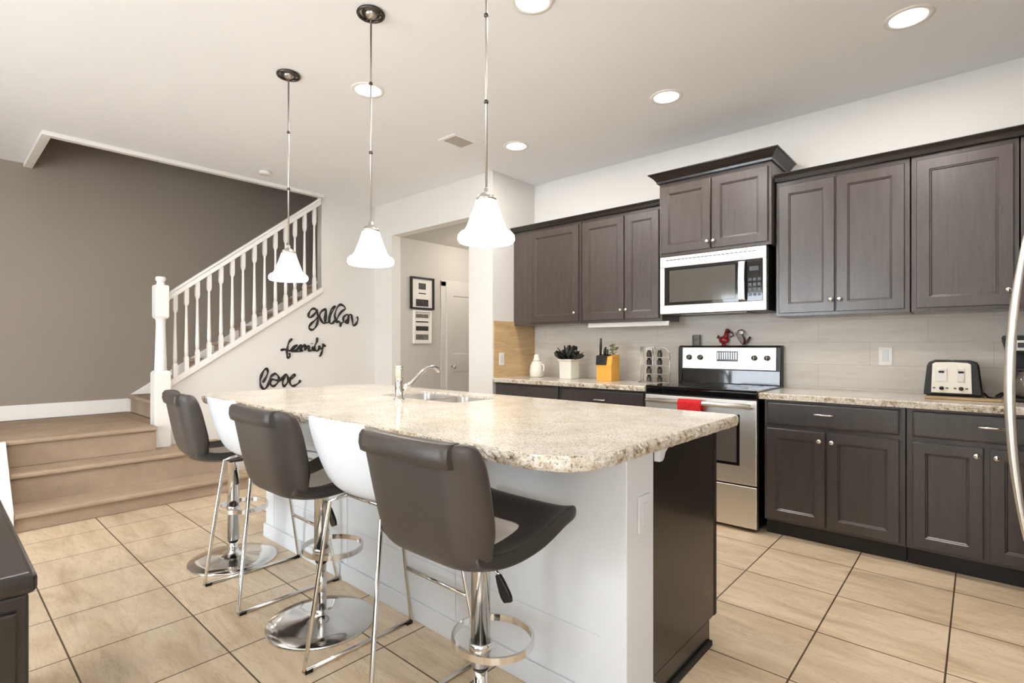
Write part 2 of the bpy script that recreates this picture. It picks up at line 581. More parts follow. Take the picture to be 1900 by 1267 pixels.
def door_part(t, x0, x1, z0, z1, y, mat, rail=0.055):
    return panel_door(MB(), x0, x1, z0, z1, y, 0.02, rail).build('door', mat, t)


def knob(p, x, y, z):
    MB().lathe([(0.005, 0), (0.005, -0.012), (0.013, -0.016), (0.015, -0.022), (0.012, -0.028), (0.002, -0.030)], (x, y, z), 14, True, True, 'y').build('knob', M['chrome'], p)


def pull(p, x, y, z, w=0.10):
    MB().tube([(x - w / 2, y, z), (x - w / 2, y - 0.022, z), (x - w / 2 + 0.012, y - 0.028, z), (x + w / 2 - 0.012, y - 0.028, z), (x + w / 2, y - 0.022, z), (x + w / 2, y, z)], 0.0055, 8).build('handle', M['chrome'], p)


def drawer_part(t, x0, x1, z0, z1, y, mat):
    mb = MB()
    def ring(dx, yy): return [mb.v(p) for p in ((x0 + dx, yy, z0 + dx), (x1 - dx, yy, z0 + dx), (x1 - dx, yy, z1 - dx), (x0 + dx, yy, z1 - dx))]
    rs = [ring(0, y + 0.02), ring(0, y + 0.006), ring(0.006, y + 0.001), ring(0.012, y)]
    for a, b_ in zip(rs, rs[1:]):
        for i in range(4): mb.face([a[i], a[(i + 1) % 4], b_[(i + 1) % 4], b_[i]])
    mb.face(rs[-1]); mb.face(rs[0][::-1])
    return mb.build('drawer', mat, t)


FY = 3.60      # front plane of the base doors
BC = []


def base_cabinet(label, x0, x1, drawers, doors, knobs, pulls, group=None):
    t = thing('base_cabinet', label, 'cabinet', ((x0 + x1) / 2, 3.9, 0), group)
    b = MB()
    b.box(x0 + 0.001, x1 - 0.001, FY + 0.0205, WY - 0.003, 0.10, 0.873)
    b.build('body', M['wood_low'], t, 0.002)
    MB().box(x0 + 0.001, x1 - 0.001, FY + 0.075, WY - 0.003, 0, 0.0995).build('toe_kick', M['dark_brown'], t)
    dr = [drawer_part(t, a, c, 0.718, 0.860, FY, M['wood_low']) for a, c in drawers]
    for i, (x, z) in pulls: pull(dr[i], x, FY, z)
    dd = [door_part(t, a, c, 0.118, 0.690, FY, M['wood_low']) for a, c in doors]
    for i, x, z in knobs: knob(dd[i], x, FY, z)
    return t


base_cabinet('dark espresso base cabinet right of the oven with one drawer over two doors', -1.04, -0.306, [(-1.022, -0.334)], [(-1.022, -0.694), (-0.684, -0.334)], [(0, -0.722, 0.640), (1, -0.656, 0.640)], [(0, (-0.70, 0.800))])
base_cabinet('dark espresso base cabinet below the toaster, partly behind the refrigerator handle', -0.304, 0.36, [(-0.276, 0.332)], [(-0.276, 0.014), (0.038, 0.332)], [(0, -0.012, 0.650), (1, 0.064, 0.650)], [(0, (0.045, 0.800))])
base_cabinet('dark base cabinet on the far left below the white jar, next to the wall', -3.44, -2.664, [(-3.42, -2.690)], [(-3.42, -3.06), (-3.05, -2.690)], [(0, -3.09, 0.64), (1, -3.02, 0.64)], [])
base_cabinet('dark base cabinet below the knife block, left of the oven', -2.662, -1.868, [(-2.640, -1.892)], [(-2.640, -2.271), (-2.261, -1.892)], [(0, -2.30, 0.64), (1, -2.23, 0.64)], [(0, (-2.266, 0.785))])


def slab(name, x0, x1, y0, y1, label):
    t = thing(name, label, 'countertop', ((x0 + x1) / 2, (y0 + y1) / 2, 0.88))
    MB().box(x0, x1, y0 + 0.006, y1, 0.875, 0.914).build('top', M['granite'], t, 0.004)
    e = MB()
    n = int((x1 - x0) / 0.02)
    top, bot, mid = [], [], []
    for i in range(n + 1):
        x = x0 + (x1 - x0) * i / n
        mid.append((x, y0 + 0.0055, 0.913)); top.append((x, y0 - 0.002 + random.uniform(-.002, .002), 0.908 + random.uniform(-.002, .002)))
        bot.append((x, y0 + random.uniform(-.003, .002), 0.876))
    e.rings([mid, top, bot], False, False, False, closed=False)
    e.build('front_edge', M['gedge'], t)
    return t


slab('countertop', -3.44, -1.866, 3.575, WY - 0.013, 'speckled granite countertop left of the oven, under the white jar and knife block')
slab('countertop', -1.062, 0.75, 3.575, WY - 0.013, 'speckled granite countertop right of the oven, under the toaster')

UF = 3.87


def upper_cabinet(label, x0, x1, z0, z1, doors, knobs, yf=UF, crown=0.03, filler=None):
    t = thing('wall_cabinet', label, 'cabinet', ((x0 + x1) / 2, 4.0, z0))
    MB().box(x0 + 0.001, x1 - 0.001, yf + 0.0205, WY - 0.0135 if z0 < 1.46 else WY - 0.001, z0, z1).build('body', M['wood'], t, 0.002)
    dd = [door_part(t, a, c, z0 + 0.022, z1 - 0.03, yf, M['wood'], 0.06) for a, c in doors]
    for i, x, z in knobs: knob(dd[i], x, yf, z)
    return t


upper_cabinet('dark stained wall cabinet in the far corner, above the tan tiled side wall', -3.449, -2.645, 1.415, 2.33, [(-3.22, -2.668)], [(0, -2.70, 1.51)])
upper_cabinet('dark stained two-door wall cabinet above the knife block, left of the microwave', -2.641, -1.876, 1.415, 2.33, [(-2.618, -2.212), (-2.202, -1.898)], [(0, -2.232, 1.515), (1, -2.18, 1.515)])
mc = upper_cabinet('short dark cabinet with flared crown moulding above the microwave', -1.866, -1.052, 1.905, 2.47, [(-1.845, -1.462), (-1.452, -1.073)], [(0, -1.48, 1.975), (1, -1.434, 1.975)], yf=3.80)
upper_cabinet('dark two-door wall cabinet right of the microwave with silver knobs in the middle', -1.044, -0.308, 1.415, 2.33, [(-1.022, -0.694), (-0.684, -0.334)], [(0, -0.712, 1.512), (1, -0.664, 1.512)])
upper_cabinet('dark single-door wall cabinet above the toaster, knob at its lower right', -0.304, 0.158, 1.415, 2.33, [(-0.278, 0.136)], [(0, 0.115, 1.515)])
upper_cabinet('dark wall cabinet at the right edge above the coffee maker', 0.162, 0.75, 1.415, 2.33, [(0.186, 0.455), (0.465, 0.728)], [(0, 0.43, 1.515)])


def crown(name, label, x0, x1, yf, z, h=0.045, out=0.045, ends=(0, 0)):
    """moulding swept along the front, returned to the wall at the open ends"""
    prof = [(0, 0), (0.008, 0), (0.012, h * 0.2), (out * 0.45, h * 0.5), (out * 0.85, h * 0.85), (out, h * 0.88), (out, h), (0, h)]
    pts = []
    mb = MB()
    path = []
    yb = WY - 0.002
    rings = []
    if ends[0]: rings.append([(x0 - o, yb, z + q) for o, q in prof])
    rings.append([(x0 - (o if ends[0] else 0), yf - o, z + q) for o, q in prof])
    rings.append([(x1 + (o if ends[1] else 0), yf - o, z + q) for o, q in prof])
    if ends[1]: rings.append([(x1 + o, yb, z + q) for o, q in prof])
    mb.rings(rings, True, True, False)
    mb.box(x0 + 0.001, x1 - 0.001, yf + 0.0005, yb, z + 0.0, z + h - 0.001)
    o = mb.build(name, M['wood_dark'], loc=((x0 + x1) / 2, yf, z))
    return tag(o, label, 'moulding')


crown('crown_moulding', 'dark crown moulding along the top of the wall cabinets left of the microwave', -3.448, -1.868, UF, 2.3305, 0.04, 0.035)
crown('crown_moulding', 'flared dark crown moulding on the short raised cabinet above the microwave', -1.866, -1.052, 3.80, 2.4705, 0.07, 0.06, (1, 1))
crown('crown_moulding', 'long dark crown moulding along the top of the wall cabinets on the right', -1.044, 0.75, UF, 2.3305, 0.045, 0.04)
# light rail under the left cabinets
o = MB().box(-2.60, -1.84, 3.93, 3.95, 1.378, 1.4145).build('light_rail', M['trim'], bevel=0.002, loc=(-2.2, 3.94, 1.38))
tag(o, 'thin pale rail under the wall cabinet left of the microwave', 'rail')

# ---------------------------------------------------------------- microwave
X0, X1, MY, Z0, Z1 = -1.852, -1.080, 3.80, 1.458, 1.898
t = thing('microwave', 'stainless steel over-the-range microwave with dark glass door', 'microwave', ((X0 + X1) / 2, 4.0, Z0))
MB().box(X0 + 0.002, X1 + 0.004, MY + 0.03, WY - 0.0135, Z0, Z1).build('body', M['black'], t, 0.003)
f = MB()
f.box(X0, X1, MY, MY + 0.03, 1.815, Z1)
f.box(X0, X1, MY, MY + 0.03, Z0 + 0.002, 1.525)
f.box(X0, -1.815, MY, MY + 0.03, 1.525, 1.815)
f.box(-1.103, X1, MY, MY + 0.03, 1.525, 1.815)
fp = f.build('front_frame', M['steel_h'], t, 0.003)
fv = MB()
for k in range(22): fv.box(X0 + 0.05 + k * 0.03, X0 + 0.075 + k * 0.03, MY - 0.0015, MY + 0.001, 1.868, 1.873)
fv.build('vent_grille', M['black'], fp)
MB().box(-1.814, -1.262, MY + 0.004, MY + 0.029, 1.526, 1.814).build('door_glass', M['blackgloss'], t, 0.002)
MB().box(-1.775, -1.285, MY + 0.001, MY + 0.0035, 1.548, 1.79).build('door_window', M['greyglass'], t, 0.001)
cp = MB().box(-1.208, -1.104, MY + 0.004, MY + 0.029, 1.526, 1.814).build('control_panel', M['blackgloss'], t, 0.002)
bt = MB()
for r in range(4):
    for q in range(3): bt.box(-1.196 + q * 0.03, -1.176 + q * 0.03, MY + 0.0015, MY + 0.004, 1.56 + r * 0.035, 1.58 + r * 0.035)
tag(bt.build('keypad', M['display'], cp), kind='stuff')
MB().box(-1.19, -1.13, MY + 0.0015, MY + 0.004, 1.735, 1.765).build('display', M['display'], cp)
MB().rings([[(-1.255, MY - d_, z), (-1.213, MY - d_, z), (-1.213, MY - d_ + 0.012, z), (-1.255, MY - d_ + 0.012, z)] for z, d_ in ((1.532, 0.0), (1.54, 0.028), (1.6, 0.036), (1.67, 0.040), (1.74, 0.036), (1.80, 0.028), (1.808, 0.0))], smooth=False).build('door_handle', M['steel'], t, 0.004)
MB().box(-1.70, -1.22, 3.84, 4.1, Z0 - 0.006, Z0 - 0.0005).build('underside_vent', M['darkmetal'], t)

# ---------------------------------------------------------------- range
X0, X1, RY = -1.858, -1.070, 3.57
t = thing('kitchen_range', 'stainless steel electric range with black glass cooktop and control panel', 'stove', ((X0 + X1) / 2, 3.9, 0))
MB().box(X0 + 0.004, X1 - 0.004, RY + 0.045, WY - 0.02, 0.02, 0.905).build('body', M['black'], t, 0.003)
MB().box(X0, X1, RY + 0.005, WY - 0.09, 0.906, 0.924).build('cooktop', M['blackgloss'], t, 0.005)
for bx, by, br in ((-1.66, 3.74, 0.10), (-1.26, 3.74, 0.085), (-1.66, 4.0, 0.08), (-1.26, 4.0, 0.10)):
    MB().lathe([(br, 0), (br, 0.0008), (br - 0.004, 0.0008), (br - 0.004, 0)], (bx, by, 0.9242), 32).build('burner_ring', M['display'], t)
MB().box(X0 + 0.003, X1 - 0.003, RY + 0.012, RY + 0.044, 0.862, 0.9055).build('front_trim', M['blackgloss'], t, 0.003)
od = MB().box(X0 + 0.003, X1 - 0.003, RY, RY + 0.044, 0.306, 0.858).build('oven_door', M['steel_h'], t, 0.004)
MB().box(X0 + 0.11, -1.178, RY - 0.003, RY + 0.002, 0.425, 0.762).build('oven_window', M['blackgloss'], od, 0.003)
MB().box(X0 + 0.13, -1.198, RY - 0.0045, RY - 0.003, 0.445, 0.742).build('window_glass', M['greyglass'], od)
h = MB().tube([(X0 + 0.035, RY - 0.052, 0.825), (X1 - 0.035, RY - 0.052, 0.825)], 0.0155, 14)
h.box(X0 + 0.035, X0 + 0.06, RY - 0.05, RY, 0.813, 0.837).box(X1 - 0.06, X1 - 0.035, RY - 0.05, RY, 0.813, 0.837)
h.build('oven_handle', M['steel_h'], od)
MB().box(X0 + 0.003, X1 - 0.003, RY + 0.003, RY + 0.044, 0.025, 0.296).build('storage_drawer', M['steel_h'], t, 0.004)
MB().box(X0 + 0.03, X1 - 0.03, RY + 0.08, WY - 0.06, 0, 0.024).build('base', M['black'], t)
# backguard
bg = MB().prism([(WY - 0.089, 0.907), (WY - 0.089, 1.03), (WY - 0.082, 1.205), (WY - 0.06, 1.218), (WY - 0.014, 1.218), (WY - 0.014, 0.907)], 'x', X0 + 0.006, X1 - 0.006).build('backguard', M['black'], t, 0.003)
MB().prism([(WY - 0.100, 0.927), (WY - 0.096, 1.028), (WY - 0.090, 1.028), (WY - 0.090, 0.927)], 'x', X0 + 0.02, X1 - 0.01).build('backguard_glass', M['blackgloss'], bg, 0.001)
MB().prism([(WY - 0.098, 1.035), (WY - 0.091, 1.202), (WY - 0.083, 1.202), (WY - 0.090, 1.035)], 'x', X0 + 0.045, -1.106).build('control_panel', M['steel_h'], bg, 0.002)
for kx in (-1.755, -1.665, -1.255, -1.165):
    k = MB().lathe([(0.021, 0), (0.020, -0.016), (0.016, -0.020), (0.002, -0.020)], (kx, WY - 0.0955, 1.125), 18, True, True, 'y').box(kx - 0.004, kx + 0.004, WY - 0.120, WY - 0.1155, 1.108, 1.142).build('control_knob', M['darkmetal'], bg)
dp = MB().box(-1.535, -1.375, WY - 0.0975, WY - 0.0945, 1.095, 1.175).build('clock_display', M['display'], bg, 0.001)
dg = MB()
for k in range(9): dg.box(-1.528 + k * 0.017, -1.521 + k * 0.017, WY - 0.0985, WY - 0.0974, 1.112, 1.165)
dg.build('display_bars', M['steel'], dp)
# red cloth on the oven handle
mb = MB()
n = 14
rows = []
for (yy, zz) in ((RY - 0.072, 0.742), (RY - 0.0735, 0.775), (RY - 0.074, 0.82), (RY - 0.069, 0.838), (RY - 0.055, 0.846), (RY - 0.040, 0.843), (RY - 0.030, 0.83), (RY - 0.026, 0.79), (RY - 0.022, 0.765)):
    rows.append([(-1.575 + 0.165 * i / n, yy + 0.0035 * math.sin(i * 1.3), zz - (0.004 * math.sin(i * 0.9) if zz < 0.8 else 0)) for i in range(n + 1)])
mb.rings(rows, False, False, True, closed=False)
o = mb.build('dish_towel', M['red'], loc=(-1.49, RY - 0.05, 0.84), solid=0.004)
tag(o, 'small red cloth folded over the oven door handle', 'towel')

# things on the backguard
t = thing('rooster_figurine', 'small dark red rooster ornament on top of the stove backguard', 'figurine', (-1.49, WY - 0.04, 1.218))
MB().ball((-1.50, WY - 0.04, 1.262), 0.036, 14, (1.1, 0.6, 0.85)).tube([(-1.49, WY - 0.04, 1.27), (-1.482, WY - 0.04, 1.30), (-1.478, WY - 0.04, 1.33)], 0.02, 10, rr=[0.026, 0.017, 0.013]).cyl((-1.50, WY - 0.04, 1.2185), 0.018, 0.018, r2=0.012).build('body', M['redglaze'], t)
MB().ball((-1.474, WY - 0.04, 1.338), 0.015).tube([(-1.462, WY - 0.04, 1.336), (-1.445, WY - 0.04, 1.330)], 0.006, 6, rr=[0.006, 0.001]).build('head', M['brown'], t)
MB().tube([(-1.47, WY - 0.04, 1.325), (-1.435, WY - 0.04, 1.318), (-1.425, WY - 0.04, 1.295), (-1.45, WY - 0.04, 1.285)], 0.006, 6).build('wing', M['brown'], t)
MB().tube([(-1.53, WY - 0.04, 1.27), (-1.545, WY - 0.04, 1.295), (-1.55, WY - 0.04, 1.275)], 0.009, 6).build('tail', M['brown'], t)
t = thing('heart_ornament', 'small brown and cream bird-shaped ornament, rightmost on the stove backguard', 'ornament', (-1.36, WY - 0.04, 1.218))
MB().prism([(-1.352, 1.2185), (-1.372, 1.240), (-1.395, 1.275), (-1.402, 1.31), (-1.388, 1.338), (-1.366, 1.344), (-1.352, 1.325), (-1.356, 1.300), (-1.345, 1.275), (-1.342, 1.245)], 'y', WY - 0.055, WY - 0.025).build('body', M['brown'], t, 0.006)
MB().tube([(-1.350, WY - 0.04, 1.228), (-1.325, WY - 0.04, 1.25), (-1.302, WY - 0.04, 1.285)], 0.008, 8).build('wing', M['brown'], t)
MB().ball((-1.362, WY - 0.056, 1.318), 0.017, 10, (1, 0.5, 1)).build('cream_patch', M['cream'], t)
t = thing('mini_frame', 'tiny dark upright frame on the left of the stove backguard', 'picture frame', (-1.72, WY - 0.04, 1.218))
f = MB()
f.box(-1.752, -1.744, WY - 0.05, WY - 0.03, 1.2185, 1.306).box(-1.698, -1.690, WY - 0.05, WY - 0.03, 1.2185, 1.306).box(-1.744, -1.698, WY - 0.05, WY - 0.03, 1.297, 1.306).box(-1.744, -1.698, WY - 0.05, WY - 0.03, 1.2185, 1.226)
f.build('frame', M['darkmetal'], t)
MB().box(-1.744, -1.698, WY - 0.04, WY - 0.035, 1.226, 1.297).build('backing', M['photo'], t)

# ---------------------------------------------------------------- counter things
Zc = 0.9145
# toaster
t = thing('toaster', 'four-slice toaster with black ends and cream steel front', 'toaster', (-0.118, 3.95, Zc))
prof = [(-0.248, 0.93), (-0.246, 0.955), (-0.232, 1.10), (-0.222, 1.122), (-0.20, 1.130), (-0.04, 1.130), (-0.012, 1.122), (-0.002, 1.10), (0.012, 0.955), (0.014, 0.93)]
MB().prism(prof, 'y', 3.915, 4.08).box(-0.235, 0.0, 3.92, 4.07, Zc, 0.931).build('housing', M['black'], t, 0.008, 3)
fr = MB().prism([(-0.212, 0.945), (-0.206, 1.112), (-0.19, 1.120), (-0.116, 1.122), (-0.05, 1.118), (-0.036, 1.110), (-0.032, 0.945)], 'y', 3.902, 3.9145).build('front_panel', M['cream'], t, 0.003)
MB().box(-0.19, -0.14, 3.898, 3.902, 1.01, 1.088).build('lever_slot', M['nickel'], fr, 0.001)
MB().box(-0.094, -0.064, 3.898, 3.902, 1.01, 1.088).build('lever_slot', M['nickel'], fr, 0.001)
for a in (-0.165, -0.079): MB().box(a - 0.012, a + 0.012, 3.884, 3.8975, 1.06, 1.072).build('lever', M['black'], fr, 0.002)
for a in (-0.165, -0.079): MB().lathe([(0.011, 0), (0.010, -0.012), (0.002, -0.013)], (a, 3.9015, 0.972), 14, True, True, 'y').build('dial', M['black'], fr)
bb = MB()
for a in (-0.198, -0.140, -0.105, -0.055): bb.box(a - 0.006, a + 0.006, 3.899, 3.9015, 0.969, 0.977)
bb.build('button', M['darkmetal'], fr)
sl = MB()
for y in (3.945, 4.0): sl.box(-0.20, -0.13, y, y + 0.028, 1.1305, 1.132).box(-0.11, -0.04, y, y + 0.028, 1.1305, 1.132)
sl.build('bread_slot', M['dark_brown'], t)
o = MB().tube([(0.018, 4.02, 0.945), (0.035, 4.0, 0.925), (0.06, 3.985, 0.921), (0.085, 3.99, 0.932), (0.1, 4.01, 0.95), (0.095, 4.06, 0.95), (0.07, 4.1, 0.925)], 0.0055, 8).build('power_cord', M['black'], loc=(0.05, 4.0, 0.92))
tag(o, 'short black cord lying between toaster and coffee maker', 'cord')
# coffee maker
t = thing('coffee_maker', 'black and silver coffee maker at the right edge of the counter', 'coffee maker', (0.2, 3.97, Zc))
MB().prism([(0.10, Zc), (0.10, 0.935), (0.30, 0.935), (0.30, Zc)], 'y', 3.87, 4.12).build('base', M['black'], t, 0.008, 3)
MB().prism([(0.11, 0.936), (0.102, 1.0), (0.118, 1.17), (0.092, 1.262), (0.095, 1.272), (0.305, 1.272), (0.31, 1.26), (0.285, 1.17), (0.30, 1.0), (0.29, 0.936)], 'y', 3.985, 4.12).build('tower', M['black'], t, 0.006, 3)
hd = MB().prism([(0.106, 1.175), (0.088, 1.258), (0.095, 1.270), (0.305, 1.270), (0.31, 1.258), (0.292, 1.175)], 'y', 3.88, 3.984).build('brew_head', M['black'], t, 0.006, 3)
MB().box(0.132, 0.27, 3.873, 3.8795, 1.19, 1.245).build('control_panel', M['steel'], hd, 0.002)
MB().box(0.15, 0.2, 3.870, 3.8725, 1.205, 1.232).build('display', M['display'], hd)
cr = MB().lathe([(0.045, 0), (0.062, 0.02), (0.068, 0.06), (0.06, 0.10), (0.045, 0.125), (0.048, 0.14)], (0.2, 3.93, 0.937), 24, True).build('carafe', M['greyglass'], t)
MB().tube([(0.135, 3.93, 1.05), (0.112, 3.925, 1.045), (0.108, 3.925, 1.0), (0.136, 3.93, 0.97)], 0.008, 8).build('carafe_handle', M['black'], cr)
MB().cyl((0.2, 3.93, 1.078), 0.05, 0.014).build('lid', M['black'], cr)
# cutting board leaning under coffee maker area
o = MB().box(-0.235, 0.09, 3.80, 3.893, Zc, Zc + 0.012).build('cutting_board', M['board'], bevel=0.004, loc=(-0.07, 3.84, Zc))
tag(o, 'thin wooden board lying in front of the toaster', 'cutting board')
# outlet plates
def outlet(label, axis, p, w=0.075, h_=0.122, pm='trim', sm='whiteplastic'):
    t = thing('wall_outlet', label, 'outlet', p)
    x, y, z = p
    if axis == 'y':
        MB().box(x - w / 2, x + w / 2, y - 0.006, y, z - h_ / 2, z + h_ / 2).build('cover_plate', M[pm], t, 0.002)
        MB().box(x - 0.017, x + 0.017, y - 0.0085, y - 0.0062, z - 0.034, z + 0.034).build('rocker_switch', M[sm], t, 0.001)
    else:
        MB().box(x, x + 0.006, y - w / 2, y + w / 2, z - h_ / 2, z + h_ / 2).build('cover_plate', M[pm], t, 0.002)
        MB().box(x + 0.0062, x + 0.0085, y - 0.017, y + 0.017, z - 0.034, z + 0.034).build('rocker_switch', M[sm], t, 0.001)
outlet('white switch plate on the backsplash left of the toaster', 'y', (-0.462, WY - 0.0125, 1.148))
outlet('white switch plate on the tan tiled side wall', 'x', (-3.4395, 3.70, 1.09), 0.07, 0.12)
outlet('white outlet plate on the end of the island wall', 'x', (-0.8195, 1.56, 0.67), 0.075, 0.12, 'island', 'island')

# white jar
t = thing('ceramic_jar', 'small off-white ceramic jar with knob lid in the counter corner', 'jar', (-3.22, 3.97, Zc))
MB().lathe([(0.060, 0), (0.068, 0.01), (0.070, 0.06), (0.064, 0.11), (0.048, 0.145), (0.036, 0.155)], (-3.22, 3.97, Zc), 28, True, True).build('body', M['cream'], t)
MB().lathe([(0.038, 0), (0.040, 0.01), (0.030, 0.018), (0.026, 0.05), (0.020, 0.062), (0.002, 0.064)], (-3.22, 3.97, Zc + 0.156), 24, True, True).build('lid', M['cream'], t)
MB().tube([(-3.158, 3.955, Zc + 0.13), (-3.12, 3.95, Zc + 0.12), (-3.115, 3.95, Zc + 0.07), (-3.152, 3.955, Zc + 0.05)], 0.007, 8).build('handle', M['cream'], t)
# plant vase
t = thing('potted_plant', 'dark leafy plant in a square white vase on the counter', 'plant', (-2.82, 3.95, Zc))
MB().rings([[(-2.82 + a * r, 3.95 + b_ * r, Zc + z) for a, b_ in ((-1, -1), (1, -1), (1, 1), (-1, 1))] for z, r in ((0, 0.064), (0.16, 0.066), (0.172, 0.078), (0.18, 0.080), (0.18, 0.070), (0.165, 0.060))], True, True, False).build('vase', M['cream'], t, 0.003)
random.seed(11)
mb = MB()
for k in range(24):
    a = 2 * PI * k / 24 * 3 + random.uniform(-.15, .15)
    tilt = (0.15, 0.6, 0.98)[k % 3] + random.uniform(-.15, .15)
    L = random.uniform(0.125, 0.165)
    d_ = Vector((math.cos(a) * math.sin(tilt) * 1.05, math.sin(a) * math.sin(tilt) * 0.8, math.cos(tilt)))
    o_ = Vector((-2.82 + 0.03 * math.cos(a), 3.95 + 0.03 * math.sin(a), Zc + 0.165))
    side = d_.cross(Vector((0, 0, 1))).normalized()
    side = (Matrix.Rotation(random.uniform(-1.0, 1.0), 3, d_) @ side)
    nrm = side.cross(d_)
    ws = (0.010, 0.028, 0.042, 0.038, 0.014)
    rows = []
    for i, w_ in enumerate(ws):
        p = o_ + d_ * (L * i / 4) + Vector((0, 0, -0.02 * (i / 4) ** 2))
        rows.append([tuple(p - side * w_ + nrm * 0.006), tuple(p), tuple(p + side * w_ + nrm * 0.006)])
    mb.rings(rows, False, False, True, closed=False)
mb.build('foliage', M['leaf'], t, solid=0.002)
# knife block
t = thing('knife_block', 'yellow bamboo knife block with black top on the counter', 'knife block', (-2.40, 3.95, Zc))
MB().prism([(3.885, Zc), (3.885, Zc + 0.135), (3.90, Zc + 0.21), (4.02, Zc + 0.225), (4.02, Zc)], 'x', -2.485, -2.335).build('block', M['orange'], t, 0.003)
MB().prism([(3.877, Zc + 0.137), (3.884, Zc + 0.216), (3.965, Zc + 0.228), (3.965, Zc + 0.22), (3.8995, Zc + 0.212), (3.8845, Zc + 0.137)], 'x', -2.486, -2.385).build('black_cap', M['black'], t, 0.001)
for (kx, ky, kh, kr) in ((-2.462, 3.915, 0.145, 0.011), (-2.43, 3.925, 0.06, 0.009), (-2.40, 3.925, 0.05, 0.009), (-2.44, 3.955, 0.07, 0.009)):
    MB().tube([(kx, ky, Zc + 0.222), (kx, ky + 0.004, Zc + 0.222 + kh * 0.5), (kx, ky + 0.008, Zc + 0.222 + kh)], kr, 8, rr=[kr * 0.8, kr * 1.1, kr * 0.7]).build('knife_handle', M['black'], t)
mb = MB()
for k in range(40):
    a = random.uniform(0, 2 * PI); u = random.uniform(0, 1); r = random.uniform(0.005, 0.045)
    mb.ball((-2.375 + r * math.cos(a), 3.98 + r * math.sin(a) * 0.6, Zc + 0.232 + u * 0.085), random.uniform(0.006, 0.011), 6)
mb.tube([(-2.38, 3.98, Zc + 0.226), (-2.375, 3.98, Zc + 0.29)], 0.004, 6)
hb = tag(mb.build('dried_herbs', M['herb'], loc=(-2.375, 3.98, Zc + 0.226)), 'small pale green sprig standing on top of the yellow knife block', 'herbs')
# spice rack
n_before = set(C.objects)
t = thing('spice_rack', 'pale metal spice rack with arched top leaning by the stove', 'spice rack', (-1.97, 3.98, Zc))
f = MB()
for x in (-2.108, -2.088, -2.0, -1.98, -1.855): f.tube([(x, 4.0, Zc), (x, 4.0, Zc + (0.29 if x < -1.95 else 0.23))], 0.0045, 6)
f.tube([(-2.108, 4.0, Zc + 0.29), (-1.98, 4.0, Zc + 0.29)], 0.0045, 6)
f.tube([(-1.98, 4.0, Zc + 0.285)] + [(-1.9175 + 0.0625 * math.cos(a), 4.0, Zc + 0.23 + 0.06 * math.sin(a)) for a in (2.6, 2.1, 1.57, 1.0, 0.5, 0)], 0.0045, 6)
for z in (0.006, 0.075, 0.145, 0.21):
    f.box(-2.088, -2.0, 3.955, 4.04, Zc + z - 0.002, Zc + z)
    f.box(-1.975, -1.858, 3.955, 4.04, Zc + z - 0.002, Zc + z)
for x in (-2.11, -1.853): f.box(x - 0.002, x + 0.002, 3.95, 4.045, Zc, Zc + 0.006)
f.build('wire_frame', M['steel'], t)
MB().box(-2.086, -2.003, 4.041, 4.045, Zc + 0.01, Zc + 0.285).build('white_panel', M['paper'], t)
for k, (cx_, zs) in enumerate(((-2.030, (0.006, 0.075, 0.145, 0.21)), (-1.935, (0.006, 0.075, 0.145, 0.21)))):
    for z in zs:
        if k == 0 and z == 0.21: nm = 'dark spice bottle on the top left shelf of the spice rack'
        pos = ['bottom', 'second', 'third', 'top'][zs.index(z)]
        j = thing('spice_bottle', f'small dark spice bottle in the {"left" if k == 0 else "right"} column of the rack, {pos} shelf', 'bottle', (cx_, 3.99, Zc + z + 0.0005), 'spice bottles in the rack beside the stove')
        b0 = (cx_, 3.99, Zc + z + 0.0008)
        MB().lathe([(0.019, 0), (0.020, 0.005), (0.020, 0.036), (0.013, 0.043)], b0, 14, True, True).build('glass', M['photo_dk'], j)
        MB().cyl((cx_, 3.99, b0[2] + 0.0435), 0.0135, 0.012, n=14).build('cap', M['black'], j)
for o in set(C.objects) - n_before:
    if o.parent is None: o.location.x -= 0.012
# fridge
t = thing('refrigerator', 'refrigerator at the right edge, only its long curved silver handle in view', 'refrigerator', (0.62, 2.62, 0))
MB().box(0.27, 1.0, 2.16, 3.08, 0.02, 1.76).build('body', M['darkmetal'], t, 0.006)
MB().box(0.30, 0.98, 2.2, 3.04, 0, 0.0195).build('base', M['black'], t)
d1 = MB().box(0.212, 0.268, 2.163, 3.077, 0.47, 1.75).build('door', M['steel'], t, 0.01, 3)
MB().box(0.212, 0.268, 2.163, 3.077, 0.06, 0.462).build('freezer_drawer', M['steel'], t, 0.01, 3)
pts = [(0.0824 + 0.036 * ((0.50 + 1.12 * k / 28 - 1.06) / 0.49) ** 2, 2.685, 0.50 + 1.12 * k / 28) for k in range(29)]
h = MB().tube(pts, 0.014, 12, rr=[0.010 + 0.006 * math.sin(PI * k / 28) for k in range(29)])
h.tube([(0.213, 2.685, 0.55), (0.118, 2.685, 0.55)], 0.010, 8).tube([(0.213, 2.685, 1.57), (0.118, 2.685, 1.57)], 0.010, 8)
h.build('handle', M['steel_h'], d1)
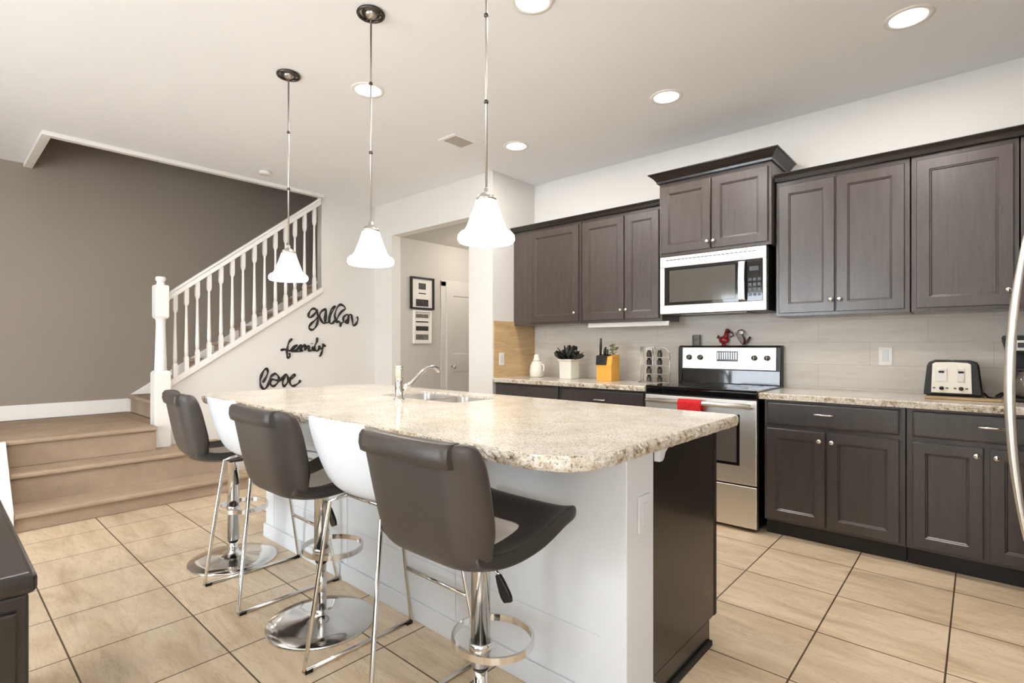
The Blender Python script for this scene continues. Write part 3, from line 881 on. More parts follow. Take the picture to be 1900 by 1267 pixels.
# ---------------------------------------------------------------- island
t = thing('kitchen_island', 'long white-fronted kitchen island with dark cabinet end panel', 'kitchen island', (-2.1, 1.85, 0))
IY0, IY1, IX0, IX1 = 1.455, 1.635, -3.41, -0.82
MB().box(IX0, IX1, IY0, IY1, 0, 0.888).build('panelled_front', M['island'], t, 0.003)
b = MB()
b.box(IX0 - 0.012, IX1 + 0.012, IY0 - 0.012, IY0 - 0.0005, 0, 0.085)
b.box(IX1 + 0.0005, IX1 + 0.012, IY0 - 0.0005, IY1 + 0.001, 0, 0.085)
b.box(IX0 - 0.012, IX0 - 0.0005, IY0 - 0.0005, IY1 + 0.001, 0, 0.085)
b.build('island_baseboard', M['island'], t, 0.003)
pn = MB()
for x in (-3.30, -2.45, -1.62): pn.box(x, x + 0.012, IY0 - 0.003, IY0 - 0.0003, 0.09, 0.86)
pn.box(-3.30, -0.92, IY0 - 0.003, IY0 - 0.0003, 0.27, 0.276)
pn.build('panel_seam', M['island'], t)
MB().prism([(1.636, 0.888), (1.70, 0.888), (1.697, 0.862), (1.680, 0.852), (1.672, 0.836), (1.660, 0.826), (1.636, 0.826)], 'x', IX1 + 0.001, IX1 + 0.022).build('corbel', M['island'], t, 0.002)
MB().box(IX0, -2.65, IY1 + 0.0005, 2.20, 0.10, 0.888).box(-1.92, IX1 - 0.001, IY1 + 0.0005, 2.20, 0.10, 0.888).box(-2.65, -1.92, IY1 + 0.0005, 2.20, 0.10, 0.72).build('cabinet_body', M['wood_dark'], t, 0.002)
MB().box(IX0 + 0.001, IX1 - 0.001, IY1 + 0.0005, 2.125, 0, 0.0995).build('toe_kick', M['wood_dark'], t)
MB().box(IX1 - 0.0008, IX1 + 0.0003, 2.175, 2.2005, 0.10, 0.888).build('end_stile', M['dark_brown'], t)
MB().box(IX1 - 0.001, IX1 + 0.012, IY1 + 0.01, 2.128, 0, 0.022).build('shoe_moulding', M['dark_brown'], t, 0.003)
for k in range(5):
    xa = IX0 + 0.02 + k * 0.51
    dm = MB()
    panel_door(dm, -(xa + 0.49), -xa, 0.12, 0.86, 0, 0.018)
    for v_ in dm.bm.verts: v_.co = (-v_.co.x, 2.2195 - v_.co.y, v_.co.z)
    dm.build('door', M['wood_low'], t)
# island countertop with rounded corners and a sink opening
CX0, CX1, CY0, CY1, CT, CBz = -3.455, -0.745, 1.065, 2.245, 0.93, 0.8885


def rrect(x0, x1, y0, y1, rad, n=8):
    pts = []
    for (cx_, cy_, a0, r) in ((x1 - rad[0], y0 + rad[0], -PI / 2, rad[0]), (x1 - rad[1], y1 - rad[1], 0, rad[1]), (x0 + rad[2], y1 - rad[2], PI / 2, rad[2]), (x0 + rad[3], y0 + rad[3], PI, rad[3])):
        for k in range(n + 1):
            a = a0 + PI / 2 * k / n
            pts.append((cx_ + r * math.cos(a), cy_ + r * math.sin(a)))
    return pts


def resample(pts, step):
    out = []
    n = len(pts)
    for i in range(n):
        a, b_ = Vector(pts[i]), Vector(pts[(i + 1) % n])
        L = (b_ - a).length
        m_ = max(1, int(L / step))
        for k in range(m_): out.append(tuple(a + (b_ - a) * k / m_))
    return out


outer = resample(rrect(CX0, CX1, CY0, CY1, (0.16, 0.03, 0.12, 0.16)), 0.018)
SX0, SX1, SY0, SY1 = -2.62, -1.95, 1.76, 2.12
inner = rrect(SX0, SX1, SY0, SY1, (0.06, 0.06, 0.06, 0.06), 5)
ic = thing('island_countertop', 'large speckled cream granite countertop with rough chiselled edge on the island', 'countertop', (-2.1, 1.65, CBz))
mb = MB()
bm = mb.bm
def loop(pts, z):
    vs = [bm.verts.new((p[0], p[1], z)) for p in pts]
    es = [bm.edges.new((vs[i], vs[(i + 1) % len(vs)])) for i in range(len(vs))]
    return vs, es
for z in (CT, CBz):
    vo, eo = loop(outer if z == CT else [(p[0] * 1.0, p[1]) for p in outer], z)
    vi, ei = loop(inner, z)
    bmesh.ops.triangle_fill(bm, use_beauty=True, use_dissolve=True, edges=eo + ei)
    if z == CT: to, ti = vo, vi
    else: bo, bi = vo, vi
for A, B in ((ti, bi), (to, bo)):
    n = len(A)
    for i in range(n): mb.face([A[i], A[(i + 1) % n], B[(i + 1) % n], B[i]])
mb.build('stone_slab', M['granite'], ic)
random.seed(5)
ctr = Vector(((CX0 + CX1) / 2, (CY0 + CY1) / 2))
e = MB()
n = len(outer)
def outn(i):
    a, b_ = Vector(outer[i - 1]), Vector(outer[(i + 1) % n])
    t_ = (b_ - a).normalized()
    return Vector((t_.y, -t_.x))
rows = []
for z, o_, j in ((CT - 0.0008, 0.0, 0), (CT - 0.003, 0.004, 0.002), (CT - 0.012, 0.008, 0.004), (CT - 0.022, 0.008, 0.004), (CT - 0.032, 0.006, 0.004), (CBz + 0.0, 0.001, 0.002)):
    row = []
    for i in range(n):
        d_ = o_ + random.uniform(-j, j)
        q = Vector(outer[i]) + outn(i) * max(d_, 0.0006)
        row.append((q.x, q.y, z + (random.uniform(-.0015, .0015) if j else 0)))
    rows.append(row)
e.rings(rows, False, False, False)
e.build('chiselled_edge', M['gedge'], ic)
# sink (hangs in the opening)
t = thing('kitchen_sink', 'stainless steel double sink set into the island countertop', 'sink', ((SX0 + SX1) / 2, (SY0 + SY1) / 2, 0.72))
mb = MB()
for a, b_ in ((SX0 + 0.004, -2.295), (-2.275, SX1 - 0.004)):
    rr_ = [[(p[0], p[1], z) for p in rrect(a + q, b_ - q, SY0 + 0.004 + q, SY1 - 0.004 - q, (0.05,) * 4, 4)] for z, q in ((0.915, 0.0), (0.80, 0.004), (0.745, 0.012), (0.735, 0.03))]
    mb.rings(rr_, False, True, True)
mb.box(-2.295, -2.275, SY0 + 0.02, SY1 - 0.02, 0.9, 0.905)
mb.build('basin', M['steel'], t)
mb = MB()
for x in (-2.45, -2.11): mb.cyl((x, 1.95, 0.7355), 0.035, 0.003)
mb.build('drain', M['darkmetal'], t)
# faucet
FX, FYY = -2.284, 1.665
t = thing('kitchen_faucet', 'chrome faucet with a slim side spout beside the island sink', 'faucet', (FX, FYY, CT))
MB().lathe([(0.030, 0), (0.030, 0.006), (0.021, 0.010), (0.020, 0.155), (0.022, 0.157), (0.022, 0.162)], (FX, FYY, CT + 0.0005), 24, True, True).build('column', M['chrome'], t)
MB().lathe([(0.0215, 0), (0.0215, 0.016), (0.002, 0.018)], (FX, FYY, CT + 0.1635), 24, True, True).build('lever_cap', M['chrome'], t)
MB().tube([(FX, FYY + 0.02, CT + 0.055), (FX, FYY + 0.08, CT + 0.085), (FX, FYY + 0.14, CT + 0.135), (FX, FYY + 0.19, CT + 0.165), (FX, FYY + 0.235, CT + 0.168), (FX, FYY + 0.265, CT + 0.155), (FX, FYY + 0.272, CT + 0.135)], 0.011, 12, rr=[0.016, 0.012, 0.010, 0.010, 0.011, 0.013, 0.013]).build('spout', M['chrome'], t)


# ---------------------------------------------------------------- stools
def shell_rows(path, wid, wing, nt=12, power=3):
    """path: (y, z) from top of back to seat front; wid: half width per row; wing: how far the edges bend to the sitter"""
    rows = []
    for i, (y, z) in enumerate(path):
        a = Vector(path[max(i - 1, 0)]); b_ = Vector(path[min(i + 1, len(path) - 1)])
        t_ = (b_ - a).normalized()
        nrm = Vector((-t_.y, t_.x))
        if nrm.x < 0 and nrm.y < 0: nrm = -nrm
        row = []
        for k in range(nt + 1):
            u = -1 + 2 * k / nt
            q = wing[i] * abs(u) ** power
            row.append((wid[i] * math.sin(u * PI / 2 * 0.98) if False else wid[i] * u, y + nrm.x * q, z + nrm.y * q))
        rows.append(row)
    return rows


def grey_stool(label, x, y, rot, tube_z, ring_z):
    t = thing('bar_stool', label, 'bar stool', (0, 0, 0), None)
    # backrest: upholstered slab leaning back, curling round at the sides
    path = [(-0.290, 0.968), (-0.290, 0.95), (-0.283, 0.91), (-0.272, 0.85), (-0.262, 0.79), (-0.250, 0.73), (-0.238, 0.68), (-0.222, 0.645), (-0.195, 0.622)]
    wid = [0.215, 0.232, 0.236, 0.234, 0.230, 0.226, 0.222, 0.218, 0.214]
    wing = [0.04, 0.055, 0.07, 0.078, 0.082, 0.085, 0.08, 0.065, 0.05]
    MB().rings(shell_rows(path, wid, wing, 18, 7), False, False, True, closed=False).build('backrest', M['leather'], t, solid=0.050, bevel=0.0, subsurf=1)
    # rolled band along the top of the back
    band = [[(u * 0.196, -0.315 + 0.014 * abs(u) ** 4 + dy, z) for dy, z in ((0.0, 0.968), (-0.010, 0.955), (-0.012, 0.93), (-0.006, 0.908), (0.026, 0.903), (0.030, 0.970))] for u in [-1 + 2 * k / 12 for k in range(13)]]
    MB().rings(band, True, True, True).build('top_band', M['leather'], t)
    # seat: padded pan with an opening at the rear
    path = [(-0.225, 0.634), (-0.185, 0.622), (-0.15, 0.612), (-0.10, 0.606), (-0.045, 0.606), (0.02, 0.613), (0.08, 0.630), (0.14, 0.654), (0.185, 0.675), (0.205, 0.678), (0.218, 0.668)]
    xs = [-0.222, -0.215, -0.18, -0.13, -0.07, 0.0, 0.07, 0.13, 0.18, 0.215, 0.222]
    up = [0.030, 0.026, 0.010, 0.002, 0, 0, 0, 0.002, 0.010, 0.026, 0.030]
    mb = MB()
    V = [[mb.v((xx * (0.97 if i < 2 or i > 8 else 1), yy, zz + uu * (1 if i < 8 else 0.5))) for xx, uu in zip(xs, up)] for i, (yy, zz) in enumerate(path)]
    for i in range(len(path) - 1):
        for k in range(len(xs) - 1):
            mb.face([V[i][k], V[i][k + 1], V[i + 1][k + 1], V[i + 1][k]], True)
    mb.build('seat', M['leather_dk'], t, solid=0.040, subsurf=2)
    MB().rings([[(u * 0.105, yy, zz + 0.021) for u in (-1, -0.5, 0, 0.5, 1)] for yy, zz in ((-0.14, 0.611), (-0.08, 0.606), (-0.02, 0.608), (0.04, 0.619), (0.085, 0.634))], False, False, True, closed=False).build('sheen_patch', M['seat_sheen'], t, solid=0.006, subsurf=1)  # thin pale sheet imitating the bright reflection on the seat
    # hardware
    MB().box(-0.075, 0.075, -0.035, 0.075, 0.566, 0.584).build('mounting_plate', M['darkmetal'], t, 0.003)
    MB().lathe([(0.031, 0), (0.030, 0.570 - tube_z - 0.01), (0.034, 0.570 - tube_z - 0.006)], (0, 0, tube_z), 24, True, True).build('upper_column', M['chrome'], t)
    MB().cyl((0, 0, tube_z - 0.012), 0.026, 0.0115).build('column_collar', M['black'], t)
    MB().cyl((0, 0, 0.035), 0.0215, tube_z - 0.0475).build('lower_column', M['chrome'], t)
    MB().lathe([(0.228, 0), (0.229, 0.006), (0.224, 0.010), (0.16, 0.017), (0.08, 0.027), (0.04, 0.037), (0.028, 0.046), (0.026, 0.060)], (0, 0, 0), 64, True, True).build('base_disc', M['chrome'], t)
    ring = [(0.135 * math.cos(a) * (1.0 if math.sin(a) > -0.6 else 1), 0.055 + 0.125 * math.sin(a), ring_z) for a in [2 * PI * k / 36 for k in range(36)]]
    mb = MB()
    rs = []
    for p in ring:
        c_ = Vector((0, 0.055, ring_z)); d_ = (Vector(p) - c_).normalized()
        rs.append([tuple(Vector(p) + d_ * a + Vector((0, 0, b_))) for a, b_ in ((-0.004, -0.011), (0.004, -0.011), (0.004, 0.011), (-0.004, 0.011))])
    rs.append(rs[0])
    mb.rings(rs, False, False, False)
    mb.cyl((0, 0, ring_z - 0.014), 0.036, 0.028)
    mb.build('footrest_ring', M['chrome'], t)
    lv = MB().tube([(0.02, 0.01, 0.532), (0.06, 0.0, 0.530), (0.085, -0.005, 0.520)], 0.005, 8).build('height_lever', M['chrome'], t)
    MB().rings([[(0.083 + 0.002 * k + w_ * a, -0.005, 0.522 - 0.014 * k + 0.0) if False else (0.085 + 0.007 * k + a * w_, -0.010 + b_ * 0.006, 0.524 - 0.012 * k + a * w_ * 0.4) for a, b_ in ((-1, -1), (1, -1), (1, 1), (-1, 1))] for k, w_ in enumerate((0.008, 0.012, 0.015, 0.017, 0.019, 0.019, 0.014))], True, True, False).build('lever_grip', M['black'], lv, 0.003)
    t.location = (x, y, 0)
    t.rotation_euler = (0, 0, rot)
    LOC[t.name] = Vector((0, 0, 0))
    return t


grey_stool('grey leather bar stool on a chrome pedestal, the nearest the camera', -1.172, 1.165, 0.0, 0.215, 0.275)
grey_stool('grey leather bar stool on a chrome disc base, middle one between the two white stools', -2.165, 1.165, 0.0, 0.278, 0.315)
grey_stool('grey leather bar stool farthest from the camera, beside the stairs newel post', -3.175, 1.172, -0.12, 0.115, 0.295)


def white_stool(label, x, y, rot=0):
    t = thing('counter_stool', label, 'bar stool', (0, 0, 0), None)
    path = [(-0.262, 0.965), (-0.250, 0.90), (-0.238, 0.83), (-0.222, 0.76), (-0.200, 0.71), (-0.165, 0.682), (-0.11, 0.670), (-0.03, 0.668), (0.06, 0.672), (0.12, 0.670), (0.155, 0.655)]
    wid = [0.190, 0.196, 0.186, 0.176, 0.178, 0.185, 0.192, 0.196, 0.194, 0.186, 0.175]
    wing = [0.012, 0.015, 0.02, 0.03, 0.04, 0.045, 0.045, 0.035, 0.025, 0.012, 0.005]
    MB().rings(shell_rows(path, wid, wing), False, False, True, closed=False).build('moulded_shell', M['whiteplastic'], t, solid=0.010, subsurf=2)
    r = 0.0085
    for sx in (-1, 1):
        MB().tube([(sx * 0.13, -0.12, 0.655), (sx * 0.165, -0.175, 0.635), (sx * 0.21, -0.25, 0.025), (sx * 0.215, -0.25, r + 0.001)], r, 10).build('leg', M['chrome'], t)
        MB().tube([(sx * 0.13, 0.08, 0.655), (sx * 0.165, 0.13, 0.635), (sx * 0.21, 0.235, 0.025), (sx * 0.215, 0.24, r + 0.001)], r, 10).build('leg', M['chrome'], t)
        rl = MB().tube([(sx * 0.215, -0.25, r + 0.0008), (sx * 0.215, 0.24, r + 0.0008)], r, 10).build('floor_rail', M['chrome'], t)
        g = MB()
        for yy in (-0.235, 0.225): g.box(sx * 0.215 - 0.011, sx * 0.215 + 0.011, yy - 0.014, yy + 0.014, 0.0, 0.012)
        g.build('floor_glide', M['black'], rl)
    MB().tube([(-0.195, 0.197, 0.26), (0.195, 0.197, 0.26)], r, 10).build('footrest', M['chrome'], t)
    MB().tube([(-0.13, -0.12, 0.656), (0.13, -0.12, 0.656)], r, 8).build('seat_bracket', M['chrome'], t)
    MB().tube([(-0.13, 0.08, 0.656), (0.13, 0.08, 0.656)], r, 8).build('seat_bracket', M['chrome'], t)
    t.location = (x, y, 0)
    t.rotation_euler = (0, 0, rot)
    return t


white_stool('white moulded counter stool on thin chrome sled legs, between the nearest and middle grey stools', -1.650, 1.185)
white_stool('white moulded counter stool on thin chrome sled legs, between the middle and farthest grey stools', -2.705, 1.192)

# ---------------------------------------------------------------- pendants and ceiling lights
PY = 1.485


def pendant(label, x, rim):
    t = thing('pendant_light', label, 'pendant lamp', (x, PY, CZ))
    # open-work canopy: dark rings round a nickel boss
    cn = MB().lathe([(0.030, 0), (0.034, -0.012), (0.020, -0.022), (0.008, -0.030)], (x, PY, CZ - 0.0005), 24, True, True).build('canopy', M['nickel'], t)
    q = MB().tube([(x + 0.062 * math.cos(a), PY + 0.062 * math.sin(a), CZ - 0.009) for a in [2 * PI * k / 32 for k in range(32)]], 0.008, 8, closed=True)
    q.tube([(x + 0.008 + 0.042 * math.cos(a), PY - 0.004 + 0.040 * math.sin(a), CZ - 0.011) for a in [2 * PI * k / 24 for k in range(24)]], 0.005, 8, closed=True)
    for a in (0.4, 2.5, 4.6): q.tube([(x + 0.028 * math.cos(a), PY + 0.028 * math.sin(a), CZ - 0.010), (x + 0.045 * math.cos(a + 0.4), PY + 0.045 * math.sin(a + 0.4), CZ - 0.012), (x + 0.060 * math.cos(a + 0.6), PY + 0.060 * math.sin(a + 0.6), CZ - 0.010)], 0.004, 6)
    q.build('canopy_ring', M['darkmetal'], cn)
    top = rim + 0.215
    MB().cyl((x, PY, top), 0.0048, CZ - 0.03 - top, n=10).build('rod', M['nickel'], t)
    jn = MB()
    for k in (0.33, 0.66): jn.lathe([(0.005, -0.009), (0.0095, -0.004), (0.0095, 0.004), (0.005, 0.009)], (x, PY, top + (CZ - top) * k), 12, True, True)
    jn.build('rod_joint', M['darkmetal'], t)
    MB().lathe([(0.040, 0), (0.041, 0.008), (0.034, 0.020), (0.018, 0.030), (0.010, 0.036), (0.012, 0.048), (0.006, 0.052)], (x, PY, rim + 0.165), 24, True, True).build('shade_cap', M['nickel'], t)
    prof = [(0.102, 0.002), (0.108, 0.000), (0.114, 0.010), (0.113, 0.026), (0.104, 0.037), (0.090, 0.043), (0.079, 0.060), (0.069, 0.086), (0.058, 0.115), (0.049, 0.142), (0.042, 0.164)]
    inner_ = [(r - 0.004, h) for r, h in prof[::-1]][:-1]
    MB().lathe(prof + inner_, (x, PY, rim), 40).build('bell_shade', M['shade'], t)
    MB().ball((x, PY, rim + 0.085), 0.026, 14, (1, 1, 1.3)).build('bulb', M['lamp'], t)
    l = bpy.data.lights.new('pendant_bulb', 'POINT')
    l.energy = 5
    l.color = (1.0, 0.92, 0.80)
    l.shadow_soft_size = 0.05
    lo = bpy.data.objects.new('pendant_bulb', l)
    C.objects.link(lo)
    lo.location = (x, PY, rim + 0.015)
    return t


pendant('bell-shaped pendant lamp nearest the camera, its rod running out of the top of the picture', -1.462, 1.625)
pendant('bell-shaped pendant lamp in the middle of the three over the island', -2.270, 1.620)
pendant('bell-shaped pendant lamp farthest from the camera, in front of the stair balusters', -3.160, 1.615)

names = {(-1.61, 1.95): 'round recessed ceiling light cut by the top edge of the picture',
         (-0.27, 3.32): 'round recessed ceiling light at upper right, nearest the wall cabinets on the right',
         (-1.563, 3.30): 'round recessed ceiling light above the stove and microwave',
         (-2.97, 1.92): 'round recessed ceiling light right behind the rod of the middle pendant',
         (-2.88, 3.28): 'round recessed ceiling light near the hallway opening, right of the ceiling vent'}
for (x, y), lb in names.items():
    t = thing('recessed_light', lb, 'ceiling light', (x, y, CZ))
    MB().lathe([(0.080, -0.001), (0.082, -0.006), (0.104, -0.005), (0.106, -0.0008)], (x, y, CZ), 40).build('trim_ring', M['trim'], t)
    MB().lathe([(0.0795, -0.003), (0.05, -0.0045), (0.002, -0.005)], (x, y, CZ), 32, True, True).build('lens', M['lamp'], t)
for (x, y) in list(names) + [(-0.27, 1.95), (-4.3, 0.4), (-2.6, -0.9), (-0.6, -0.9)]:
    l = bpy.data.lights.new('downlight', 'AREA')
    l.shape = 'DISK'
    l.size = 0.15
    l.energy = 11
    l.color = (1.0, 0.965, 0.92)
    lo = bpy.data.objects.new('downlight', l)
    C.objects.link(lo)
    lo.location = (x, y, CZ - 0.012)
# unseen lamp added to brighten the hall, up behind the opening
t = thing('hall_fill_light', 'added flush lamp brightening the hallway, unseen above the opening', 'ceiling light', (-4.4, 4.6, 2.49))
MB().lathe([(0.14, -0.001), (0.14, -0.03), (0.10, -0.06), (0.002, -0.07)], (-4.4, 4.6, 2.49), 28, True, True).build('hall_fill_dome', M['shade'], t)
l = bpy.data.lights.new('hall_fill', 'POINT'); l.energy = 16; l.color = (1, 0.93, 0.84); l.shadow_soft_size = 0.1
lo = bpy.data.objects.new('hall_fill', l); C.objects.link(lo); lo.location = (-4.4, 4.6, 2.36)

# vent and detector
t = thing('ceiling_vent', 'small rectangular air vent in the ceiling behind the nearest pendant rod', 'vent', (-3.16, 2.89, CZ))
f = MB().box(-3.26, -3.06, 2.76, 2.79, CZ - 0.008, CZ - 0.0005).box(-3.26, -3.06, 2.99, 3.02, CZ - 0.008, CZ - 0.0005).box(-3.26, -3.235, 2.79, 2.99, CZ - 0.008, CZ - 0.0005).box(-3.085, -3.06, 2.79, 2.99, CZ - 0.008, CZ - 0.0005)
f.build('frame', M['ceil'], t)
s_ = MB()
for k in range(8): s_.prism([(2.793 + k * 0.0245, CZ - 0.002), (2.812 + k * 0.0245, CZ - 0.010), (2.813 + k * 0.0245, CZ - 0.0085), (2.795 + k * 0.0245, CZ - 0.0007)], 'x', -3.234, -3.086)
s_.build('louvre', M['nickel'], t)
t = tag(MB().lathe([(0.055, -0.0005), (0.055, -0.018), (0.045, -0.028), (0.002, -0.030)], (-5.10, 2.17, CZ), 28, True, True).build('smoke_detector', M['trim'], loc=(-5.10, 2.17, CZ)), 'small round white smoke detector on the ceiling by the stairs', 'smoke detector')

# ---------------------------------------------------------------- stairs
t = thing('carpeted_stairs', 'tan carpeted stairs climbing to a landing and turning up behind the white balustrade', 'stairs', (-5.4, 1.2, 0))


def step(x0, x1, y0, y1, z0, z1, axis):
    """a carpeted step with a rounded nosing; axis is the climbing direction"""
    n_ = 0.034
    if axis == '-x':
        pr = [(x0, z0), (x0, z1), (x1 + n_ - 0.008, z1), (x1 + n_, z1 - 0.010), (x1 + n_, z1 - 0.028), (x1 + n_ - 0.008, z1 - 0.036), (x1, z1 - 0.040), (x1, z0)]
        return MB().prism(pr, 'y', y0, y1)
    pr = [(y1, z0), (y1, z1), (y0 - n_ + 0.008, z1), (y0 - n_, z1 - 0.010), (y0 - n_, z1 - 0.028), (y0 - n_ + 0.008, z1 - 0.036), (y0, z1 - 0.040), (y0, z0)]
    return MB().prism(pr, 'x', x0, x1)


step(-4.94, -4.66, 0.384, 1.84, 0, 0.128, '-x').build('step', M['carpet'], t, 0.006)
step(-5.20, -4.93, 0.384, 1.70, 0.0, 0.36, '-x').build('step', M['carpet'], t, 0.006) if False else None
step(-5.385, -4.9405, 0.384, 1.84, 0.0, 0.338, '-x').build('step', M['carpet'], t, 0.006)
step(-6.484, -5.18, -1.2, 1.30, 0.3385, 0.54, '-x').build('landing', M['carpet'], t, 0.006)
MB().box(-6.484, -5.402, 1.301, 1.399, 0, 0.54).build('landing', M['carpet'], t, 0.004)
for k in range(12):
    y0 = 1.40 + 0.262 * k
    step(-6.470, -5.502, y0, y0 + 0.262, 0.54 + 0.18 * k - 0.05 * (k > 0), 0.54 + 0.18 * (k + 1), '+y').build('step', M['carpet'], t, 0.006)
# skirt boards
sk = MB()
sk.prism([(1.373, 0.545), (1.373, 0.70), (4.5, 2.78), (4.5, 2.45), (1.66, 0.545)], 'x', -6.4985, -6.4715)
sk.build('wall_skirt', M['trim'], t, 0.003)
MB().prism([(-4.63, 0), (-4.63, 0.20), (-4.90, 0.385), (-5.14, 0.562), (-6.484, 0.562), (-6.484, 0)], 'y', 0.352, 0.382).build('side_skirt', M['trim'], t, 0.003) if False else None
MB().prism([(-4.625, 0), (-4.625, 0.14), (-4.89, 0.345), (-5.13, 0.535), (-5.17, 0.535), (-5.17, 0)], 'y', 0.354, 0.382).build('side_skirt', M['trim'], t, 0.003)
MB().box(-5.175, -5.149, -1.2, 0.353, 0.0, 0.50).build('landing_side', M['trim'], t)

t = thing('stair_balustrade', 'white wooden stair balustrade with newel post and turned balusters', 'banister', (-5.4, 1.4, 0.338))
# newel
nx, ny, h0 = -5.335, 1.372, 0.3388
def sq(s_, z): return [(nx - s_, ny - s_, z), (nx + s_, ny - s_, z), (nx + s_, ny + s_, z), (nx - s_, ny + s_, z)]
nw = MB()
nw.rings([sq(0.062, h0), sq(0.062, 0.98), sq(0.050, 1.0)], True, True, False)
nw.lathe([(0.048, 1.0), (0.046, 1.05), (0.040, 1.25), (0.036, 1.40), (0.038, 1.44), (0.050, 1.46)], (nx, ny, 0), 20, True, True)
nw.rings([sq(0.046, 1.455), sq(0.052, 1.475), sq(0.052, 1.735), sq(0.046, 1.745)], True, True, False)
nw.lathe([(0.030, 1.745), (0.032, 1.765), (0.026, 1.775), (0.038, 1.785), (0.040, 1.805), (0.034, 1.818), (0.003, 1.822)], (nx, ny, 0), 20, True, True)
nw.build('newel_post', M['trim'], t, 0.003)
def zr(y): return 1.615 + (y - 1.409) * 0.795      # middle of the handrail
def zc(y): return 0.845 + (y - 1.405) * 0.658      # top of the sloping cap
r0, r1 = 1.425, 2.89
rp = [(-0.030, -0.025), (-0.020, 0.015), (-0.032, 0.03), (-0.025, 0.045), (0.0, 0.052), (0.025, 0.045), (0.032, 0.03), (0.020, 0.015), (0.030, -0.025), (0.0, -0.032)]
MB().rings([[(-5.40 + a, yy, zr(yy) + b_) for a, b_ in rp] for yy in (r0, r1)], True, True, False).build('handrail', M['trim'], t, 0.002)
MB().rings([[(-5.435, yy, zc(yy) + 0.001), (-5.435, yy, zc(yy) + 0.03), (-5.372, yy, zc(yy) + 0.03), (-5.372, yy, zc(yy) - 0.03), (-5.3985, yy, zc(yy) - 0.03), (-5.3985, yy, zc(yy) + 0.001)] for yy in (1.437, 2.905)], True, True, False).build('sloping_cap', M['trim'], t, 0.002)
for yy in (1.500, 1.590, 1.680, 1.779, 1.882, 1.984, 2.083, 2.191, 2.291, 2.400, 2.507, 2.605, 2.711, 2.821):
    a, b_ = zc(yy) + 0.012, zr(yy) - 0.02
    bl = MB()
    q = lambda s_, z: [(-5.40 - s_, yy - s_, z), (-5.40 + s_, yy - s_, z), (-5.40 + s_, yy + s_, z), (-5.40 - s_, yy + s_, z)]
    H_ = b_ - a
    bl.rings([q(0.017, a), q(0.017, a + 0.16 * H_), q(0.013, a + 0.19 * H_)], True, True, False)
    bl.lathe([(0.015, a + 0.185 * H_), (0.0175, a + 0.25 * H_), (0.013, a + 0.5 * H_), (0.010, a + 0.78 * H_), (0.012, a + 0.80 * H_)], (-5.40, yy, 0), 12, True, True)
    bl.rings([q(0.012, a + 0.80 * H_), q(0.017, a + 0.83 * H_), q(0.017, b_)], True, True, False)
    bl.build('baluster', M['trim'], t)

# ---------------------------------------------------------------- words on the wall
WORDS={'gather':[[(2.834,1.616),(2.798,1.62),(2.764,1.584),(2.751,1.546),(2.764,1.522),(2.798,1.54),(2.838,1.587),(2.842,1.613),(2.856,1.555),(2.858,1.496),(2.842,1.437),(2.807,1.395),(2.777,1.392),(2.757,1.414),(2.781,1.456),(2.825,1.495),(2.878,1.556)],[(2.954,1.627),(2.905,1.599),(2.88,1.548),(2.896,1.498),(2.934,1.461),(2.95,1.517),(2.954,1.623),(2.941,1.533),(2.95,1.474),(2.986,1.484),(2.997,1.553),(3.019,1.626),(3.065,1.66),(3.033,1.606),(2.997,1.536),(3.003,1.468),(3.037,1.473),(3.07,1.513)],[(3.07,1.513),(3.06,1.564),(3.093,1.652),(3.138,1.684),(3.192,1.644),(3.141,1.602),(3.098,1.54),(3.079,1.487),(3.117,1.489),(3.126,1.433)],[(3.126,1.433),(3.141,1.472),(3.165,1.49),(3.169,1.543),(3.223,1.576),(3.223,1.519),(3.184,1.491),(3.223,1.479),(3.237,1.563),(3.267,1.573),(3.281,1.512),(3.293,1.451),(3.331,1.474),(3.353,1.524),(3.341,1.554)]],'family':[[(2.45,1.171),(2.488,1.18),(2.537,1.168),(2.594,1.162),(2.644,1.158),(2.687,1.167)],[(2.571,1.291),(2.541,1.26),(2.525,1.212),(2.517,1.164),(2.519,1.116),(2.529,1.092),(2.549,1.112),(2.541,1.14)],[(2.561,1.172),(2.594,1.212),(2.628,1.228),(2.594,1.2),(2.586,1.168),(2.628,1.18),(2.649,1.216),(2.67,1.224),(2.661,1.171),(2.691,1.212),(2.716,1.224),(2.708,1.171),(2.742,1.212),(2.764,1.212),(2.755,1.167),(2.79,1.171),(2.794,1.204),(2.807,1.166),(2.834,1.17)],[(2.791,1.244),(2.79,1.239)],[(2.851,1.308),(2.847,1.262),(2.825,1.22),(2.823,1.179),(2.851,1.16),(2.873,1.187),(2.869,1.22)],[(2.873,1.22),(2.887,1.187),(2.914,1.195),(2.921,1.242),(2.914,1.178),(2.9,1.136),(2.889,1.107),(2.878,1.113)],[(2.914,1.233),(2.95,1.212)]],'love':[[(2.27,0.846),(2.297,0.891),(2.32,0.945),(2.308,0.986),(2.281,0.969),(2.256,0.92),(2.244,0.867),(2.251,0.813),(2.281,0.78),(2.312,0.805),(2.335,0.855),(2.347,0.897),(2.37,0.923)],[(2.37,0.923),(2.397,0.93),(2.425,0.905),(2.434,0.869),(2.413,0.831),(2.378,0.805),(2.35,0.822),(2.347,0.862),(2.37,0.876),(2.409,0.863),(2.456,0.863)],[(2.456,0.863),(2.476,0.895),(2.504,0.926),(2.482,0.879),(2.471,0.832),(2.484,0.798),(2.513,0.822),(2.529,0.861),(2.522,0.901),(2.509,0.922)],[(2.525,0.869),(2.561,0.871),(2.599,0.898),(2.594,0.914),(2.566,0.899),(2.545,0.86),(2.553,0.815),(2.582,0.795),(2.619,0.808),(2.649,0.831),(2.661,0.853)]]}
